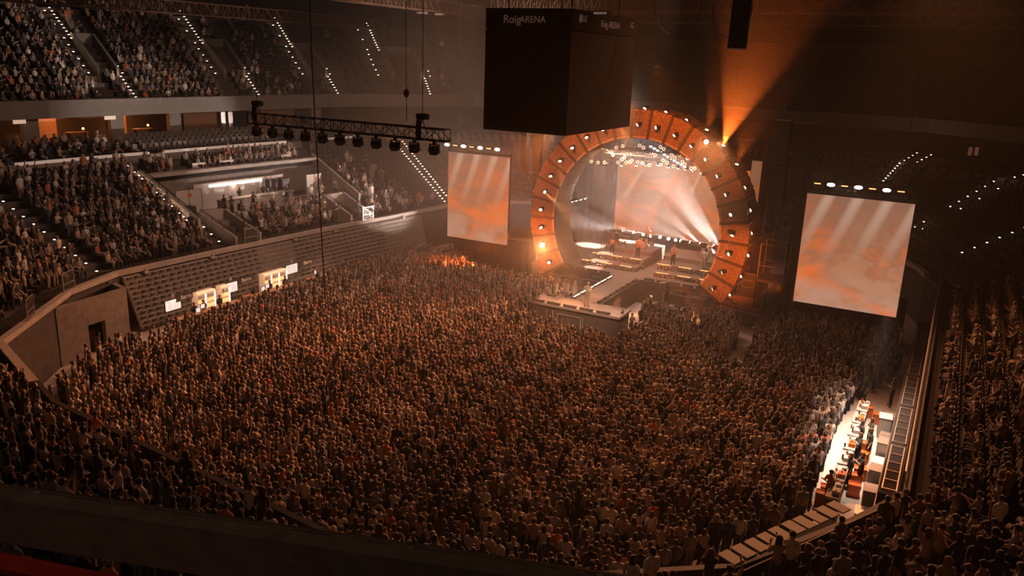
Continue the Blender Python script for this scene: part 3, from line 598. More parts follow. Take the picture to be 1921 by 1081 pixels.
# LED wall behind the band and side drapes
def cloud_mat(name, seed, strength, beams=True, pale=1.0):
    m = bpy.data.materials.new(name); m.use_nodes = True; nt = m.node_tree; L = nt.links; N = nt.nodes; b = N['Principled BSDF']
    b.inputs['Base Color'].default_value = (0.02, 0.02, 0.02, 1); b.inputs['Roughness'].default_value = 0.4
    tc = N.new('ShaderNodeTexCoord'); sep = N.new('ShaderNodeSeparateXYZ'); L.new(tc.outputs['Generated'], sep.inputs[0])
    mp = N.new('ShaderNodeMapping'); L.new(tc.outputs['Object'], mp.inputs[0]); mp.inputs['Location'].default_value = (seed, seed*0.7, 0); mp.inputs['Scale'].default_value = (0.7, 1, 1.4)
    n1 = N.new('ShaderNodeTexNoise'); n1.inputs['Scale'].default_value = 0.30; n1.inputs['Detail'].default_value = 8; n1.inputs['Roughness'].default_value = 0.62; n1.inputs['Distortion'].default_value = 0.35; L.new(mp.outputs[0], n1.inputs['Vector'])
    r1 = N.new('ShaderNodeValToRGB'); L.new(n1.outputs['Fac'], r1.inputs[0])
    e = r1.color_ramp.elements; e[0].position = 0.40; e[0].color = (0.78, 0.17, 0.04, 1); e[1].position = 0.58; e[1].color = (0.48, 0.195, 0.10, 1)
    q = r1.color_ramp.elements.new(0.47); q.color = (0.60, 0.165, 0.055, 1); q = r1.color_ramp.elements.new(0.53); q.color = (0.40, 0.15, 0.075, 1)
    # pale band low in the sky picture
    n2 = N.new('ShaderNodeTexNoise'); n2.inputs['Scale'].default_value = 0.6; n2.inputs['Detail'].default_value = 7; L.new(mp.outputs[0], n2.inputs['Vector'])
    mr = N.new('ShaderNodeMapRange'); mr.inputs[1].default_value = 0.42; mr.inputs[2].default_value = 0.0; L.new(sep.outputs['Z'], mr.inputs[0])
    ml = N.new('ShaderNodeMath'); ml.operation = 'MULTIPLY'; mr.inputs[4].default_value = pale; L.new(mr.outputs[0], ml.inputs[0])
    r2 = N.new('ShaderNodeMapRange'); r2.inputs[1].default_value = 0.35; r2.inputs[2].default_value = 0.6; L.new(n2.outputs['Fac'], r2.inputs[0]); L.new(r2.outputs[0], ml.inputs[1])
    mx = N.new('ShaderNodeMix'); mx.data_type = 'RGBA'; L.new(ml.outputs[0], mx.inputs[0]); L.new(r1.outputs[0], mx.inputs[6]); mx.inputs[7].default_value = (0.56, 0.31, 0.21, 1)
    out = mx.outputs[2]
    if beams:   # the picture on the screen shows light shafts slanting down from its top edge
        ax = N.new('ShaderNodeMath'); ax.operation = 'MULTIPLY_ADD'; ax.inputs[1].default_value = -0.42; L.new(sep.outputs['Z'], ax.inputs[0]); L.new(sep.outputs['X'], ax.inputs[2])
        sn = N.new('ShaderNodeMath'); sn.operation = 'MULTIPLY'; sn.inputs[1].default_value = 23; L.new(ax.outputs[0], sn.inputs[0])
        s2 = N.new('ShaderNodeMath'); s2.operation = 'SINE'; L.new(sn.outputs[0], s2.inputs[0])
        s3 = N.new('ShaderNodeMapRange'); s3.inputs[1].default_value = -0.1; s3.inputs[2].default_value = 0.95; L.new(s2.outputs[0], s3.inputs[0])
        fz = N.new('ShaderNodeMapRange'); fz.inputs[1].default_value = 0.35; fz.inputs[2].default_value = 0.97; fz.inputs[4].default_value = 0.8; L.new(sep.outputs['Z'], fz.inputs[0])
        fm = N.new('ShaderNodeMath'); fm.operation = 'MULTIPLY'; L.new(s3.outputs[0], fm.inputs[0]); L.new(fz.outputs[0], fm.inputs[1])
        dk = N.new('ShaderNodeMix'); dk.data_type = 'RGBA'; L.new(fz.outputs[0], dk.inputs[0]); L.new(out, dk.inputs[6]); dk.inputs[7].default_value = (0.25, 0.115, 0.07, 1)
        bm = N.new('ShaderNodeMix'); bm.data_type = 'RGBA'; L.new(fm.outputs[0], bm.inputs[0]); L.new(dk.outputs[2], bm.inputs[6]); bm.inputs[7].default_value = (0.56, 0.345, 0.25, 1); out = bm.outputs[2]
    L.new(out, b.inputs['Emission Color']); b.inputs['Emission Strength'].default_value = strength
    return m
def led_screen(name, label, cx, y, cz, w, h, m, depth=0.25, hang=None):
    t = thing(name, label, 'screen', (cx, y, cz-h/2))
    mb = MB(); mb.box(0, depth/2+0.01, h/2, w+0.06, depth, h+0.06); mb.build('screen_housing', case_black, t)
    mb = MB(); mb.face([(-w/2, 0, 0), (w/2, 0, 0), (w/2, 0, h), (-w/2, 0, h)]); mb.build('screen_face', m, t)
    if hang:
        mb = MB(); mb.bar((-w/2, depth/2, h+0.15), (w/2, depth/2, h+0.15), 0.12, 0.2); mb.build('header_bar', black_metal, t)
        for s in (-1, 1): mb = MB(); mb.tube([(s*w*0.35, depth/2, h+0.2), (s*w*0.35, depth/2, h+hang)], 0.02, 5); mb.build('suspension_cable', black_metal, t)
    return t
led_screen('side_screen', 'tall LED screen showing orange clouds left of the arch', -35.4, 59.0, 6.85, 6.0, 7.35, cloud_mat('screen_clouds_a', 3.0, 1.0), hang=12)
led_screen('side_screen', 'large LED screen showing orange clouds right of the arch', -5.55, 59.0, 6.3, 6.75, 7.75, cloud_mat('screen_clouds_b', 11.0, 1.0), hang=12)
led_screen('back_screen', 'wide LED wall of orange clouds behind the band inside the arch', -20.2, 70.5, 6.6, 14.4, 6.6, cloud_mat('screen_clouds_c', 21.0, 0.8, beams=False, pale=0.5))
mb = MB()
def drape(x0, x1, y, z0, z1, label, y1=None):
    t = thing('stage_drape', label, 'drape', ((x0+x1)/2, y, z0), 0, 'black stage drapes'); mb = MB(); y1 = y if y1 is None else y1
    L = math.hypot(x1-x0, y1-y); n = max(2, int(L/0.35)); d = Vector((x1-x0, y1-y, 0))/n; nn = Vector((-d.y, d.x, 0)).normalized()
    pts = [Vector((x0-(x0+x1)/2, 0, 0))+d*i+nn*(0.09 if i % 2 else -0.09) for i in range(n+1)]
    for a, b in zip(pts[:-1], pts[1:]): mb.face([a, b, b+Vector((0, 0, z1-z0)), a+Vector((0, 0, z1-z0))])
    mb.build('drape_folds', black_cloth, t); mb = MB(); mb.tube([pts[0]+Vector((0, 0, z1-z0)), pts[-1]+Vector((0, 0, z1-z0))], 0.04, 6); mb.build('drape_pipe', black_metal, t)
drape(-31.5, -27.5, 71.2, 0, 13.2, 'black drape left of the LED wall inside the arch')
drape(-12.9, -11.4, 62.5, 0, 13, 'tall black drape right of the arch behind the speakers')
drape(-10.5, -1.7, 61.4, 0, 3.2, 'black drape below the right screen')
drape(-39.5, -31.0, 61.8, 0, 3.0, 'black drape below the left screen')
drape(-10.4, -9.4, 63.0, 0, 14.5, 'tall black drape behind the right line array')
# ================================================================== ARCH
AX, AZ, RI, RO, YF, YB = -21.25, 6.3, 6.75, 8.75, 58.6, 61.7
def arch_pt(a, r, y): return (AX+r*math.cos(a), y, AZ+r*math.sin(a))
arch = thing('stage_arch', 'huge round stage arch of foliage covered panels lit orange', 'arch', (0, 0, 0))
A0, NSEG = -34.0, 23; STEP = (180+2*34.0)/NSEG
def foliage_mat(name, ca, cb, rough=0.9, sc=9):
    m = bpy.data.materials.new(name); m.use_nodes = True; nt = m.node_tree; b = nt.nodes['Principled BSDF']
    tc = nt.nodes.new('ShaderNodeTexCoord'); n = nt.nodes.new('ShaderNodeTexNoise'); n.inputs['Scale'].default_value = sc; n.inputs['Detail'].default_value = 8; n.inputs['Roughness'].default_value = 0.75
    nt.links.new(tc.outputs['Object'], n.inputs['Vector']); r = nt.nodes.new('ShaderNodeValToRGB'); nt.links.new(n.outputs['Fac'], r.inputs[0])
    r.color_ramp.elements[0].position = 0.38; r.color_ramp.elements[0].color = (*ca, 1); r.color_ramp.elements[1].position = 0.62; r.color_ramp.elements[1].color = (*cb, 1)
    nt.links.new(r.outputs[0], b.inputs['Base Color']); b.inputs['Roughness'].default_value = rough
    bp = nt.nodes.new('ShaderNodeBump'); bp.inputs['Strength'].default_value = 0.8; bp.inputs['Distance'].default_value = 0.06; nt.links.new(n.outputs['Fac'], bp.inputs['Height']); nt.links.new(bp.outputs[0], b.inputs['Normal'])
    return m
panel_m = foliage_mat('arch_foliage', (0.05, 0.035, 0.025), (0.50, 0.36, 0.28), sc=14)
side_m = foliage_mat('arch_moss', (0.05, 0.035, 0.03), (0.20, 0.15, 0.12), sc=5)
inner_m = foliage_mat('arch_inner', (0.05, 0.04, 0.03), (0.14, 0.10, 0.08), sc=6)
for i in range(NSEG):
    a0 = math.radians(A0+STEP*i+0.7); a1 = math.radians(A0+STEP*(i+1)-0.7); K, J = 10, 12; mb = MB()
    for k in range(K+1):
        for j in range(J+1):
            a = a0+(a1-a0)*k/K; r = RI+0.05+(RO-RI-0.05)*j/J; edge = k in (0, K) or j in (0, J)
            jit = 0 if edge else random.uniform(-0.05, 0.03); mb.v.append(arch_pt(a, r+(random.uniform(0, 0.10) if j == J else 0), YF+jit))
    for k in range(K):
        for j in range(J): mb.f.append((k*(J+1)+j, (k+1)*(J+1)+j, (k+1)*(J+1)+j+1, k*(J+1)+j+1)); mb.m.append(0)
    mb.build('face_panel', panel_m, arch, True)
    mb = MB(); K, J = 8, 8
    for k in range(K+1):
        for j in range(J+1):
            a = a0+(a1-a0)*k/K; mb.v.append(arch_pt(a, RO+random.uniform(-0.02, 0.1), YF+(YB-YF)*j/J))
    for k in range(K):
        for j in range(J): mb.f.append((k*(J+1)+j, k*(J+1)+j+1, (k+1)*(J+1)+j+1, (k+1)*(J+1)+j)); mb.m.append(0)
    mb.build('outer_panel', side_m, arch, True)
    mb = MB(); mb.face([arch_pt(a0, RI, YF+0.02), arch_pt(a1, RI, YF+0.02), arch_pt(a1, RI, YB), arch_pt(a0, RI, YB)]); mb.build('inner_panel', inner_m, arch)
for i in range(NSEG+1):
    a = math.radians(A0+STEP*i); mb = MB(); w = 0.10
    t = Vector((-math.sin(a), 0, math.cos(a)))*w; p = Vector(arch_pt(a, RI-0.06, YF-0.07)); q = Vector(arch_pt(a, RO+0.03, YF-0.07)); dy = Vector((0, YB-YF+0.1, 0))
    mb.hexa([p-t, q-t, q+t, p+t, p-t+dy, q-t+dy, q+t+dy, p+t+dy]); mb.build('rib', case_black, arch)
mb = MB(); N = 60
for k in range(N+1):
    a = math.radians(A0+(180-2*A0)*k/N); mb.v.append(arch_pt(a, RI-0.03, YF-0.03)); mb.v.append(arch_pt(a, RI+0.09, YF-0.03))
for k in range(N): mb.f.append((2*k, 2*k+1, 2*k+3, 2*k+2)); mb.m.append(0)
mb.build('inner_trim', concrete_light, arch)

def moving_light(loc, aim, label, group, lens=glow_lens, s=1.0):
    t = thing('moving_light', label, 'stage light', loc, 0, group); d = (Vector(aim)-Vector(loc)).normalized()
    mb = MB(); mb.box(0, 0.10*s, 0, 0.26*s, 0.12*s, 0.30*s); mb.build('base', black_metal, t)
    mb = MB(); mb.box(-0.15*s, -0.07*s, 0, 0.03, 0.3*s, 0.10*s); mb.box(0.15*s, -0.07*s, 0, 0.03, 0.3*s, 0.10*s); mb.build('yoke', black_metal, t)
    c = Vector((0, -0.18*s, 0)); h = MB(); h.tube([c-d*0.16*s, c-d*0.02*s, c+d*0.12*s], [0.08*s, 0.12*s, 0.115*s], 12); hd = h.build('head', black_metal, t, True)
    l = MB(); l.tube([c+d*0.121*s, c+d*0.135*s], 0.125*s, 12); l.build('lens', lens, hd)
    return Vector(loc)+c+d*0.22*s
# (angle, face/outer, beam direction, power) read from the photo
def A(a, outer=False):
    a = math.radians(a); return arch_pt(a, RO+0.12 if outer else (RI+RO)/2, YF-0.22 if not outer else YF+1.0)
ang0 = [A0+STEP*(i+0.5) for i in range(NSEG)]
clock = lambda a: ['three', 'two', 'one', 'twelve', 'eleven', 'ten', 'nine', 'eight', 'seven', 'six', 'five', 'four'][int(round(a/30.0)) % 12]
used = {}
def ulabel(s):
    used[s] = used.get(s, 0)+1
    return s if used[s] == 1 else s+', %s of those %s' % (ords(used[s]-1), 'going anticlockwise')
random.seed(3)
for i, a in enumerate(ang0):
    side = -1 if a > 90 else 1
    p = A(a); aim = (p[0]-side*random.uniform(0.5, 3)*1.0, p[1]-2.2, p[2]-random.uniform(0.5, 3.0))
    if i in (0, 1): aim = (p[0]-2.6, p[1]-1.0, p[2]-1.3)
    q = moving_light(p, aim, ulabel('small light on the arch face near %s o\'clock' % clock(a)), 'moving lights on the arch face')
    if i % 2 == 0 or i < 4: spot('arch_light_beam', q, Vector(q)+(Vector(aim)-Vector(p)), 14, 10000, (1, .36, .12), 0.05, 0.3)
for i, a in enumerate(ang0):
    side = -1 if a > 90 else 1; p = A(a, True)
    if a > 100: aim = (p[0]-3.0, p[1]-1.0, p[2]-random.uniform(1.8, 4.0))
    elif a > 60: aim = (p[0]-0.6, p[1]-2.5, p[2]-1.4)
    elif a > 30: aim = (p[0]+0.75, p[1]-0.6, p[2]+2.6)
    else: aim = (p[0]-1.6, p[1]-2.4, p[2]-1.2)
    q = moving_light(p, aim, ulabel('small light on the arch rim near %s o\'clock' % clock(a)), 'moving lights on the arch rim')
    big = (120000 if 40 < a < 50 else 9000) if 30 < a < 60 else (20000 if a > 140 else 9000)
    if i % 2 == 0 or a > 140 or 28 < a < 62: spot('arch_rim_beam', q, Vector(q)+(Vector(aim)-Vector(p)), 44 if 30 < a < 60 else 14, big, (1, .17, .02), 0.05, 0.4)
# the big flaring lamp on the lower left panel of the arch
p = A(198); q = moving_light((p[0], p[1]-0.1, p[2]), EYE, 'bright flaring moving light low on the left leg of the arch', 'moving lights on the arch face', glow_white, 1.5)
spot('arch_flare_lamp', q, (-4, 10, 12), 30, 15000, (1.0, 0.34, 0.11), 0.08, 0.8)
for a in (46,):
    p = A(a+8, True); q = moving_light((p[0], p[1]-1.4, p[2]-0.3), EYE, 'brightest flaring light high on the right shoulder of the arch', 'moving lights on the arch rim', glow_white, 1.3)
    spot('arch_flare_lamp', q, (-4, 10, 14), 26, 9000, (1.0, 0.33, 0.10), 0.08, 0.8)

# ================================================================== TRUSSES
def truss_mesh(L, w=0.5, h=0.5, r=0.03, bay=0.6):
    ch = MB()
    for y in (-w/2, w/2):
        for z in (-h/2, h/2): ch.tube([(-L/2, y, z), (L/2, y, z)], r, 6)
    br = MB(); n = int(L/bay)
    for i in range(n+1):
        x = -L/2+L*i/n
        for y in (-w/2, w/2): br.tube([(x, y, -h/2), (x, y, h/2)], r*0.6, 5)
        for z in (-h/2, h/2): br.tube([(x, -w/2, z), (x, w/2, z)], r*0.6, 5)
        if i < n:
            x2 = -L/2+L*(i+1)/n; s = 1 if i % 2 else -1
            for y in (-w/2, w/2): br.tube([(x, y, -s*h/2), (x2, y, s*h/2)], r*0.6, 5)
            for z in (-h/2, h/2): br.tube([(x, -s*w/2, z), (x2, s*w/2, z)], r*0.6, 5)
    return ch, br
def truss(name, label, c, L, rz, w=0.5, h=0.5, m=black_metal, ry=0.0, cat='truss', group=None, r=0.03):
    t = thing(name, label, cat, c, rz, group); t.rotation_euler = (0, ry, rz); ch, br = truss_mesh(L, w, h, r); ch.build('chord', m, t); br.build('bracing', m, t); return t
TR = truss('lighting_truss', 'long flown box truss carrying a row of lamps over the left of the floor', (-25.4, 30.0, 15.12), 11.6, 0.0, m=mat('truss_paint', (0.05, 0.035, 0.03), 0.5, 0.5))
for i in range(11):
    x = -30.9+1.06*i; t = thing('wash_light', 'boxy lamp hanging under the flown truss, %s from the left' % ords(i), 'stage light', (x, 30.05, 14.83), 0, 'lamps under the flown truss')
    mb = MB(); mb.box(0, 0, -0.08, 0.10, 0.16, 0.16); mb.build('clamp', black_metal, t)
    mb = MB(); mb.box(-0.24, 0, -0.30, 0.03, 0.10, 0.34); mb.box(0.24, 0, -0.30, 0.03, 0.10, 0.34); mb.box(0, 0, -0.15, 0.5, 0.10, 0.04); mb.build('yoke', black_metal, t)
    hd = MB(); hd.box(0, 0, -0.40, 0.42, 0.34, 0.34, 0, 0, 0.35); hh = hd.build('head', case_black, t, bevel=0.04); mb = MB(); mb.box(0, -0.14, -0.42, 0.36, 0.16, 0.06, 0, 0, 0.35); mb.build('lens_strip', mat('unlit_lens', (0.16, 0.11, 0.09), 0.15, 0.2), hh)
for i, x in enumerate((-30.75, -20.9)):
    t = thing('chain_hoist', 'motor hoist and chain bag on the %s end of the flown truss' % ['left', 'right'][i], 'hoist', (x, 30, 15.4), 0, 'truss hoists')
    mb = MB(); mb.box(0, 0, 0.45, 0.42, 0.26, 0.26); mb.tube([(-0.27, 0, 0.45), (0.3, 0, 0.45)], 0.13, 10); mb.build('motor', case_black, t); mb = MB(); mb.tube([(-0.2, 0, 0.3), (-0.22, 0, -0.1), (-0.18, 0, -0.6)], [0.11, 0.14, 0.10], 10); mb.build('chain_bag', black_cloth, t, True)
    mb = MB(); mb.tube([(0, 0, 0.5), (0, 0, 14)], 0.018, 5); mb.build('chain', grey_metal, t)
    mb = MB(); mb.bar((0, -0.3, -0.3), (0, 0, 0.35), 0.03); mb.bar((0, 0.3, -0.3), (0, 0, 0.35), 0.03); mb.build('sling', black_metal, t)
for i, (x, y, r) in enumerate(((-19.5, 21.5, 0.018), (-24.4, 33.5, 0.014))):
    mb = MB(); mb.tube([(x, y, 30), (x+0.05, y, 18), (x+0.35, y, 9.5)] if i == 0 else [(x, y, 30), (x+0.1, y, 16.6), (x+1.2, y-1.5, 15.4)], r*1.2, 5); tag(mb.build('hanging_cable', mat('cable_orange', (0.28, 0.07, 0.03), 0.6)), ['thin reddish cable hanging down over the leftmost seats', 'thin reddish cable ending in a knot left of the flown truss'][i], 'cable')
mb = MB(); mb.ball((-24.3, 33.5, 16.6), 0.14, 0.14, 0.22); tag(mb.build('cable_knot', mat('cable_orange', (0.3, 0.08, 0.03))), 'knotted cable bundle hanging left of the flown truss', 'cable')

# lights over the two side screens
def strip_lights(x0, x1, z0, z1, y, n, label, side):
    k = 0
    for i in range(n):
        u = i/(n-1); x = x0+(x1-x0)*u; z = z0+(z1-z0)*u; bright = (i % 2 == (0 if side == 'left' else 1))
        t = thing('blinder_light', '%s lamp above the %s, %s from the left' % ('bright white' if bright else 'dim orange', label, ords(i)), 'stage light', (x, y, z), 0, 'lamps over the %s' % label)
        mb = MB(); mb.box(0, 0.12, 0, 0.5, 0.2, 0.22); mb.build('housing', black_metal, t)
        mb = MB()
        if bright: mb.tube([(0, 0.0, 0), (0, 0.02, 0)], 0.0, 3, caps=False); mb = MB(); mb.ball((0, 0.0, 0), 0.26, 0.06, 0.12, 12, 6)
        else: mb.box(0, 0, 0, 0.42, 0.03, 0.07)
        mb.build('lens', mat('blinder_glow', (1, .9, .8), emit=(1, .88, .78), es=14) if bright else glow_orange, t, True)
        if bright: spot('screen_blinder', (x, y-0.12, z), (x*0.8-2, 10, 6), 100, 150, (1, .66, .46), 0.15, 0.8)
    t = thing('lamp_bar', 'black bar holding the lamps above the %s' % label, 'bar', ((x0+x1)/2, y+0.27, (z0+z1)/2), 0, 'lamp bars'); mb = MB(); mb.bar(((x0-x1)/2-.3, 0, (z0-z1)/2), ((x1-x0)/2+.3, 0, (z1-z0)/2), 0.10, 0.16); mb.build('bar_tube', black_metal, t)
strip_lights(-38.3, -33.4, 11.15, 11.15, 58.6, 7, 'tall left screen', 'left')
strip_lights(-8.3, -3.1, 10.95, 10.95, 58.6, 7, 'large right screen', 'right')

# trusses and lights inside the arch roof
for i, (c, L, rz, lb) in enumerate((((-21.2, 63.0, 11.4), 9, 0, 'front lighting truss under the arch crown'), ((-21.2, 67.2, 10.9), 11, 0, 'rear lighting truss above the LED wall'), ((-25.5, 65, 10.4), 5, PI/2, 'left side lighting truss inside the arch'), ((-17.0, 65, 11.0), 5, PI/2, 'right side lighting truss inside the arch'))):
    truss('overstage_truss', lb, c, L, rz, 0.4, 0.4, grey_metal if i < 2 else black_metal)
ring_px = [(1156, 277), (1168, 274), (1146, 286), (1150, 291), (1173, 290), (1181, 289), (1171, 296), (1167, 299), (1159, 305), (1134, 305), (1122, 305), (1175, 305), (1182, 304), (1185, 301), (1196, 304), (1200, 273), (1207, 277), (1222, 287), (1229, 291), (1239, 276), (1245, 280), (1260, 291), (1266, 295), (1274, 292), (1290, 297), (1280, 304), (1285, 308), (1244, 301), (1251, 305), (1263, 312), (1218, 310), (1239, 309), (1297, 316), (1303, 316), (1313, 317), (1109, 303), (1205, 306)]
def at_depth(x, y, Y):
    d = _fw*FPX+_r*(x-960.5)-_u*(y-540.5); return EYE+d*(Y/d[1])
RINGM = mat('ring_glow', (0.9, 0.6, 0.4), emit=(1.0, 0.62, 0.42), es=1.6)
for i, (x, y) in enumerate(ring_px):
    Yd = 62.6+2.2*((i*7) % 3)/2.0; c = at_depth(x, y, Yd); dn = (EYE-c)/np.linalg.norm(EYE-c)
    t = thing('ring_light', 'glowing ring light under the arch crown, %s from the left' % ords(sorted(range(len(ring_px)), key=lambda q: ring_px[q][0]).index(i)), 'stage light', c, 0, 'ring lights under the arch crown')
    mb = MB(); mb.tube([(0, 0.05, 0), (0, 0.22, 0)], [0.13, 0.09], 12); mb.build('housing', case_black, t); mb = MB(); mb.disc_ring((0, 0, 0), (0.2, -1, 0.1), 0.105, 0.032, 16, 6); mb.build('ring', RINGM, t, True); mb = MB(); mb.tube([(0, 0.14, 0.1), (0, 0.14, 0.42)], 0.02, 5); mb.build('hanger', black_metal, t)
for i in range(11):
    u = i/10; c = at_depth(1221+63*u, 275+38*u, 63.4+0.2*u); t = thing('strip_lamp', 'white lamp of the slanting row under the arch crown, %s from the top' % ords(i), 'stage light', c, 0, 'slanting lamp row'); mb = MB(); mb.ball((0, 0, 0), 0.13, 0.08, 0.07, 8, 5); mb.build('lens', glow_white, t); mb = MB(); mb.box(0, 0.1, 0.02, 0.24, 0.1, 0.14); mb.build('housing', black_metal, t)
# spotlights beaming down in front of the LED wall
bx = [(1196, 308, -1.3, -3.0, 0), (1214, 307, -2.3, -3.4, 1), (1236, 307, -1.6, -3, 0), (1256, 311, -1.6, -3.0, 1), (1274, 313, -2.3, -3.9, 1), (1288, 315, -2.8, -3.8, 2), (1301, 317, -2.2, -4.0, 1), (1318, 322, -1.6, -3.4, 1), (1168, 308, -1.6, -3, 0), (1142, 303, -2.6, -3.4, 0)]
for i, (x, y, ddx, ddz, w) in enumerate(bx):
    c = at_depth(x, y, 66.6); aim = (c[0]+ddx, c[1]+1.0, c[2]+ddz); q = moving_light(c, aim, 'overhead stage spotlight in front of the LED wall, %s from the left' % ords(sorted(range(len(bx)), key=lambda q: bx[q][0]).index(i)), 'overhead stage spotlights', glow_white)
    spot('overhead_beam', q, Vector(q)+(Vector(aim)-Vector(c)), 13, [10000, 55000, 50000][w], ORANGE if w == 2 else (1, .82, .7), 0.05, 0.3)
# row of lights low along the back edge of the stage, beaming up through the haze
fx = [(1172, 434, -1.3, 0.2, 1700), (1192, 436, -0.8, 0.3, 700), (1208, 440, .2, 0.3, 300), (1222, 443, 0, .3, 300), (1240, 446, 0, .5, 300), (1256, 449, 0, .5, 400), (1268, 451, 0.4, .6, 500), (1280, 452, -.8, .5, 600), (1298, 455, -1.6, .9, 1200), (1316, 458, -1.8, 1.5, 2400), (1341, 462, -1.8, 2.2, 3000), (1354, 464, -1.2, 1.6, 3600), (1330, 461, 0.8, -0.5, 2000)]
for i, (x, y, dx, dz, pw) in enumerate(fx):
    c = at_depth(x, y, 69.2); aim = (c[0]+dx, c[1]-0.6, c[2]+dz); q = moving_light(c, aim, 'bright floor light along the back of the stage, %s from the left' % ords(sorted(range(len(fx)), key=lambda q: fx[q][0]).index(i)), 'floor lights at the back of the stage', glow_white, 1.1)
    spot('upstage_beam', q, Vector(q)+(Vector(aim)-Vector(c)), 24, pw*(24 if abs(dx) > .5 else 4), (1, .84, .74), 0.06, 0.5)
for i in range(6):
    c = at_depth(1058+8*i, 381-2*i, 62.5+0.6*i); aim = (c[0]+1.6, c[1]-0.5, c[2]-2.2); q = moving_light(c, aim, 'small light on the ladder inside the left leg of the arch, %s from the left' % ords(i), 'side lights in the arch', glow_white, 0.7)
    if i % 2 == 0: spot('side_beam', q, Vector(q)+(Vector(aim)-Vector(c)), 14, 9000, (1, .68, .52), 0.05, 0.4)
mb = MB(); mb.bar(at_depth(1054, 384, 62.4), at_depth(1102, 370, 65.8), 0.08); tag(mb.build('light_ladder', black_metal), 'slanting bar holding small lights inside the left leg of the arch', 'bar')

# ================================================================== LINE ARRAYS, SCOREBOARD, ROOF STEEL
def line_array(x, y, ztop, n, label, s=1.0, curve=0.0, rz=0.0, w=0.95, group='line arrays'):
    t = thing('line_array', label, 'speaker', (x, y, ztop), rz, group); z = 0; yy = 0; a = 0
    for i in range(n):
        mb = MB(); mb.box(0, yy, z-0.16*s, w*s, 0.6*s, 0.31*s, 0, 0, a); c = mb.build('cabinet', case_black, t); mb = MB(); mb.box(0, yy-0.30*s, z-0.16*s, w*0.9*s, 0.02, 0.25*s, 0, 0, a); mb.build('grille', black_metal, c)
        z -= 0.335*s*math.cos(a); yy += 0.335*s*math.sin(a); a += curve
    mb = MB(); mb.box(0, 0, 0.1, w*s*1.05, 0.7*s, 0.1); mb.build('rigging_frame', grey_metal, t); mb = MB(); mb.tube([(0, 0, 0.1), (0, 0, 9)], 0.02, 5); mb.build('chain', black_metal, t)
    return t
line_array(-11.4, 45.5, 24.3, 15, 'black line array hanging at the top right of the scoreboard', 1.0, -0.01, 0.15)
line_array(-31.6, 60, 12.6, 12, 'slim curved line array right of the tall left screen', 0.85, 0.03, 0.0, 0.6)
line_array(-30.4, 60, 12.6, 11, 'second line array between the left screen and the arch', 0.85, 0.0, 0.0, 0.8)
line_array(-11.3, 60.5, 14.8, 18, 'black line array between the arch and the right screen', 1.0, 0.012, -0.2, 1.0)
line_array(-10.2, 62.0, 14.6, 17, 'second dark line array close to the right screen', 1.0, 0.0, 0.0, 0.9)
sb = thing('scoreboard', 'dark box shaped video scoreboard hanging from the roof', 'scoreboard', (-22.25, 46.9, 14.35))
sbm = mat('dead_screen', (0.030, 0.014, 0.008), 0.8); W, D, Hh = 5.3, 9.8, 6.7
mb = MB(); mb.box(0, 0, Hh/2, W-0.1, D-0.1, Hh); mb.build('core', black_cloth, sb)
mb = MB(); mb.box(0, -D/2, 2.8, W, 0.1, 5.6); mb.build('end_screen', sbm, sb); mb = MB(); mb.box(W/2, 0, 2.8, 0.1, D, 5.6); mb.build('side_screen_panel', sbm, sb)
mb = MB(); mb.box(0, -D/2, 6.2, W, 0.12, 1.1); mb.box(W/2, 0, 6.2, 0.12, D, 1.1); mb.build('header', black_cloth, sb)
lettering('Roig', (-0.95, -D/2-0.08, 6.15), 0.62, (PI/2, 0, 0), text_mat, sb); lettering('ARENA', (0.35, -D/2-0.08, 6.15), 0.5, (PI/2, 0, 0), text_mat, sb)
lettering('LG', (W/2+0.08, -D/2+1.6, 6.3), 0.5, (PI/2, 0, PI/2), text_mat, sb); mb = MB(); mb.ball((W/2+0.08, -D/2+1.05, 6.3), 0.02, 0.2, 0.24, 12, 8); mb.build('round_mark', text_mat, sb)
lettering('Roig ARENA', (W/2+0.08, 0.5, 6.15), 0.55, (PI/2, 0, PI/2), text_mat, sb); lettering('LG', (W/2+0.08, D/2-0.9, 6.3), 0.5, (PI/2, 0, PI/2), text_mat, sb)
for sx in (-1, 1):
    for sy in (-1, 1): mb = MB(); mb.tube([(sx*2, sy*3.5, Hh), (sx*2, sy*3.5, 15)], 0.04, 5); mb.build('suspension_cable', black_metal, sb)
roofsteel = mat('roof_steel', (0.12, 0.055, 0.03), 0.6, 0.3)
for i, (c, L, rz) in enumerate((((-25, 40, 23.2), 60, 0), ((-14, 62, 22.6), 44, 0), ((-14, 74, 22.4), 50, 0), ((-45, 60, 22.8), 50, PI/2+.05), ((-60, 55, 21.5), 46, PI/2), ((5, 78, 23.2), 40, 0.1))):
    truss('roof_truss', ['dark roof truss across the top, nearest the camera', 'dark roof truss across the hall above the arch', 'far roof truss behind the arch', 'roof truss running along the left of the hall', 'catwalk truss over the upper left seats', 'roof truss at the far right of the hall'][i], c, L, rz, 1.2, 1.0, roofsteel, r=0.06)
for i, c in enumerate(((-17.0, 52.0, 22.0), (-13.6, 52.0, 22.0))):
    pts = [(c[0]+1.5*math.cos(PI*k/12)*(1 if i == 0 else .8), c[1], c[2]-1.9*math.sin(PI*k/12)) for k in range(13)]; mb = MB(); mb.tube(pts, 0.04, 6); tag(mb.build('cable_loop', black_metal), 'slack black cable loop left of the upper line array' if i == 0 else 'slack black cable loop just beside the upper line array', 'cable')
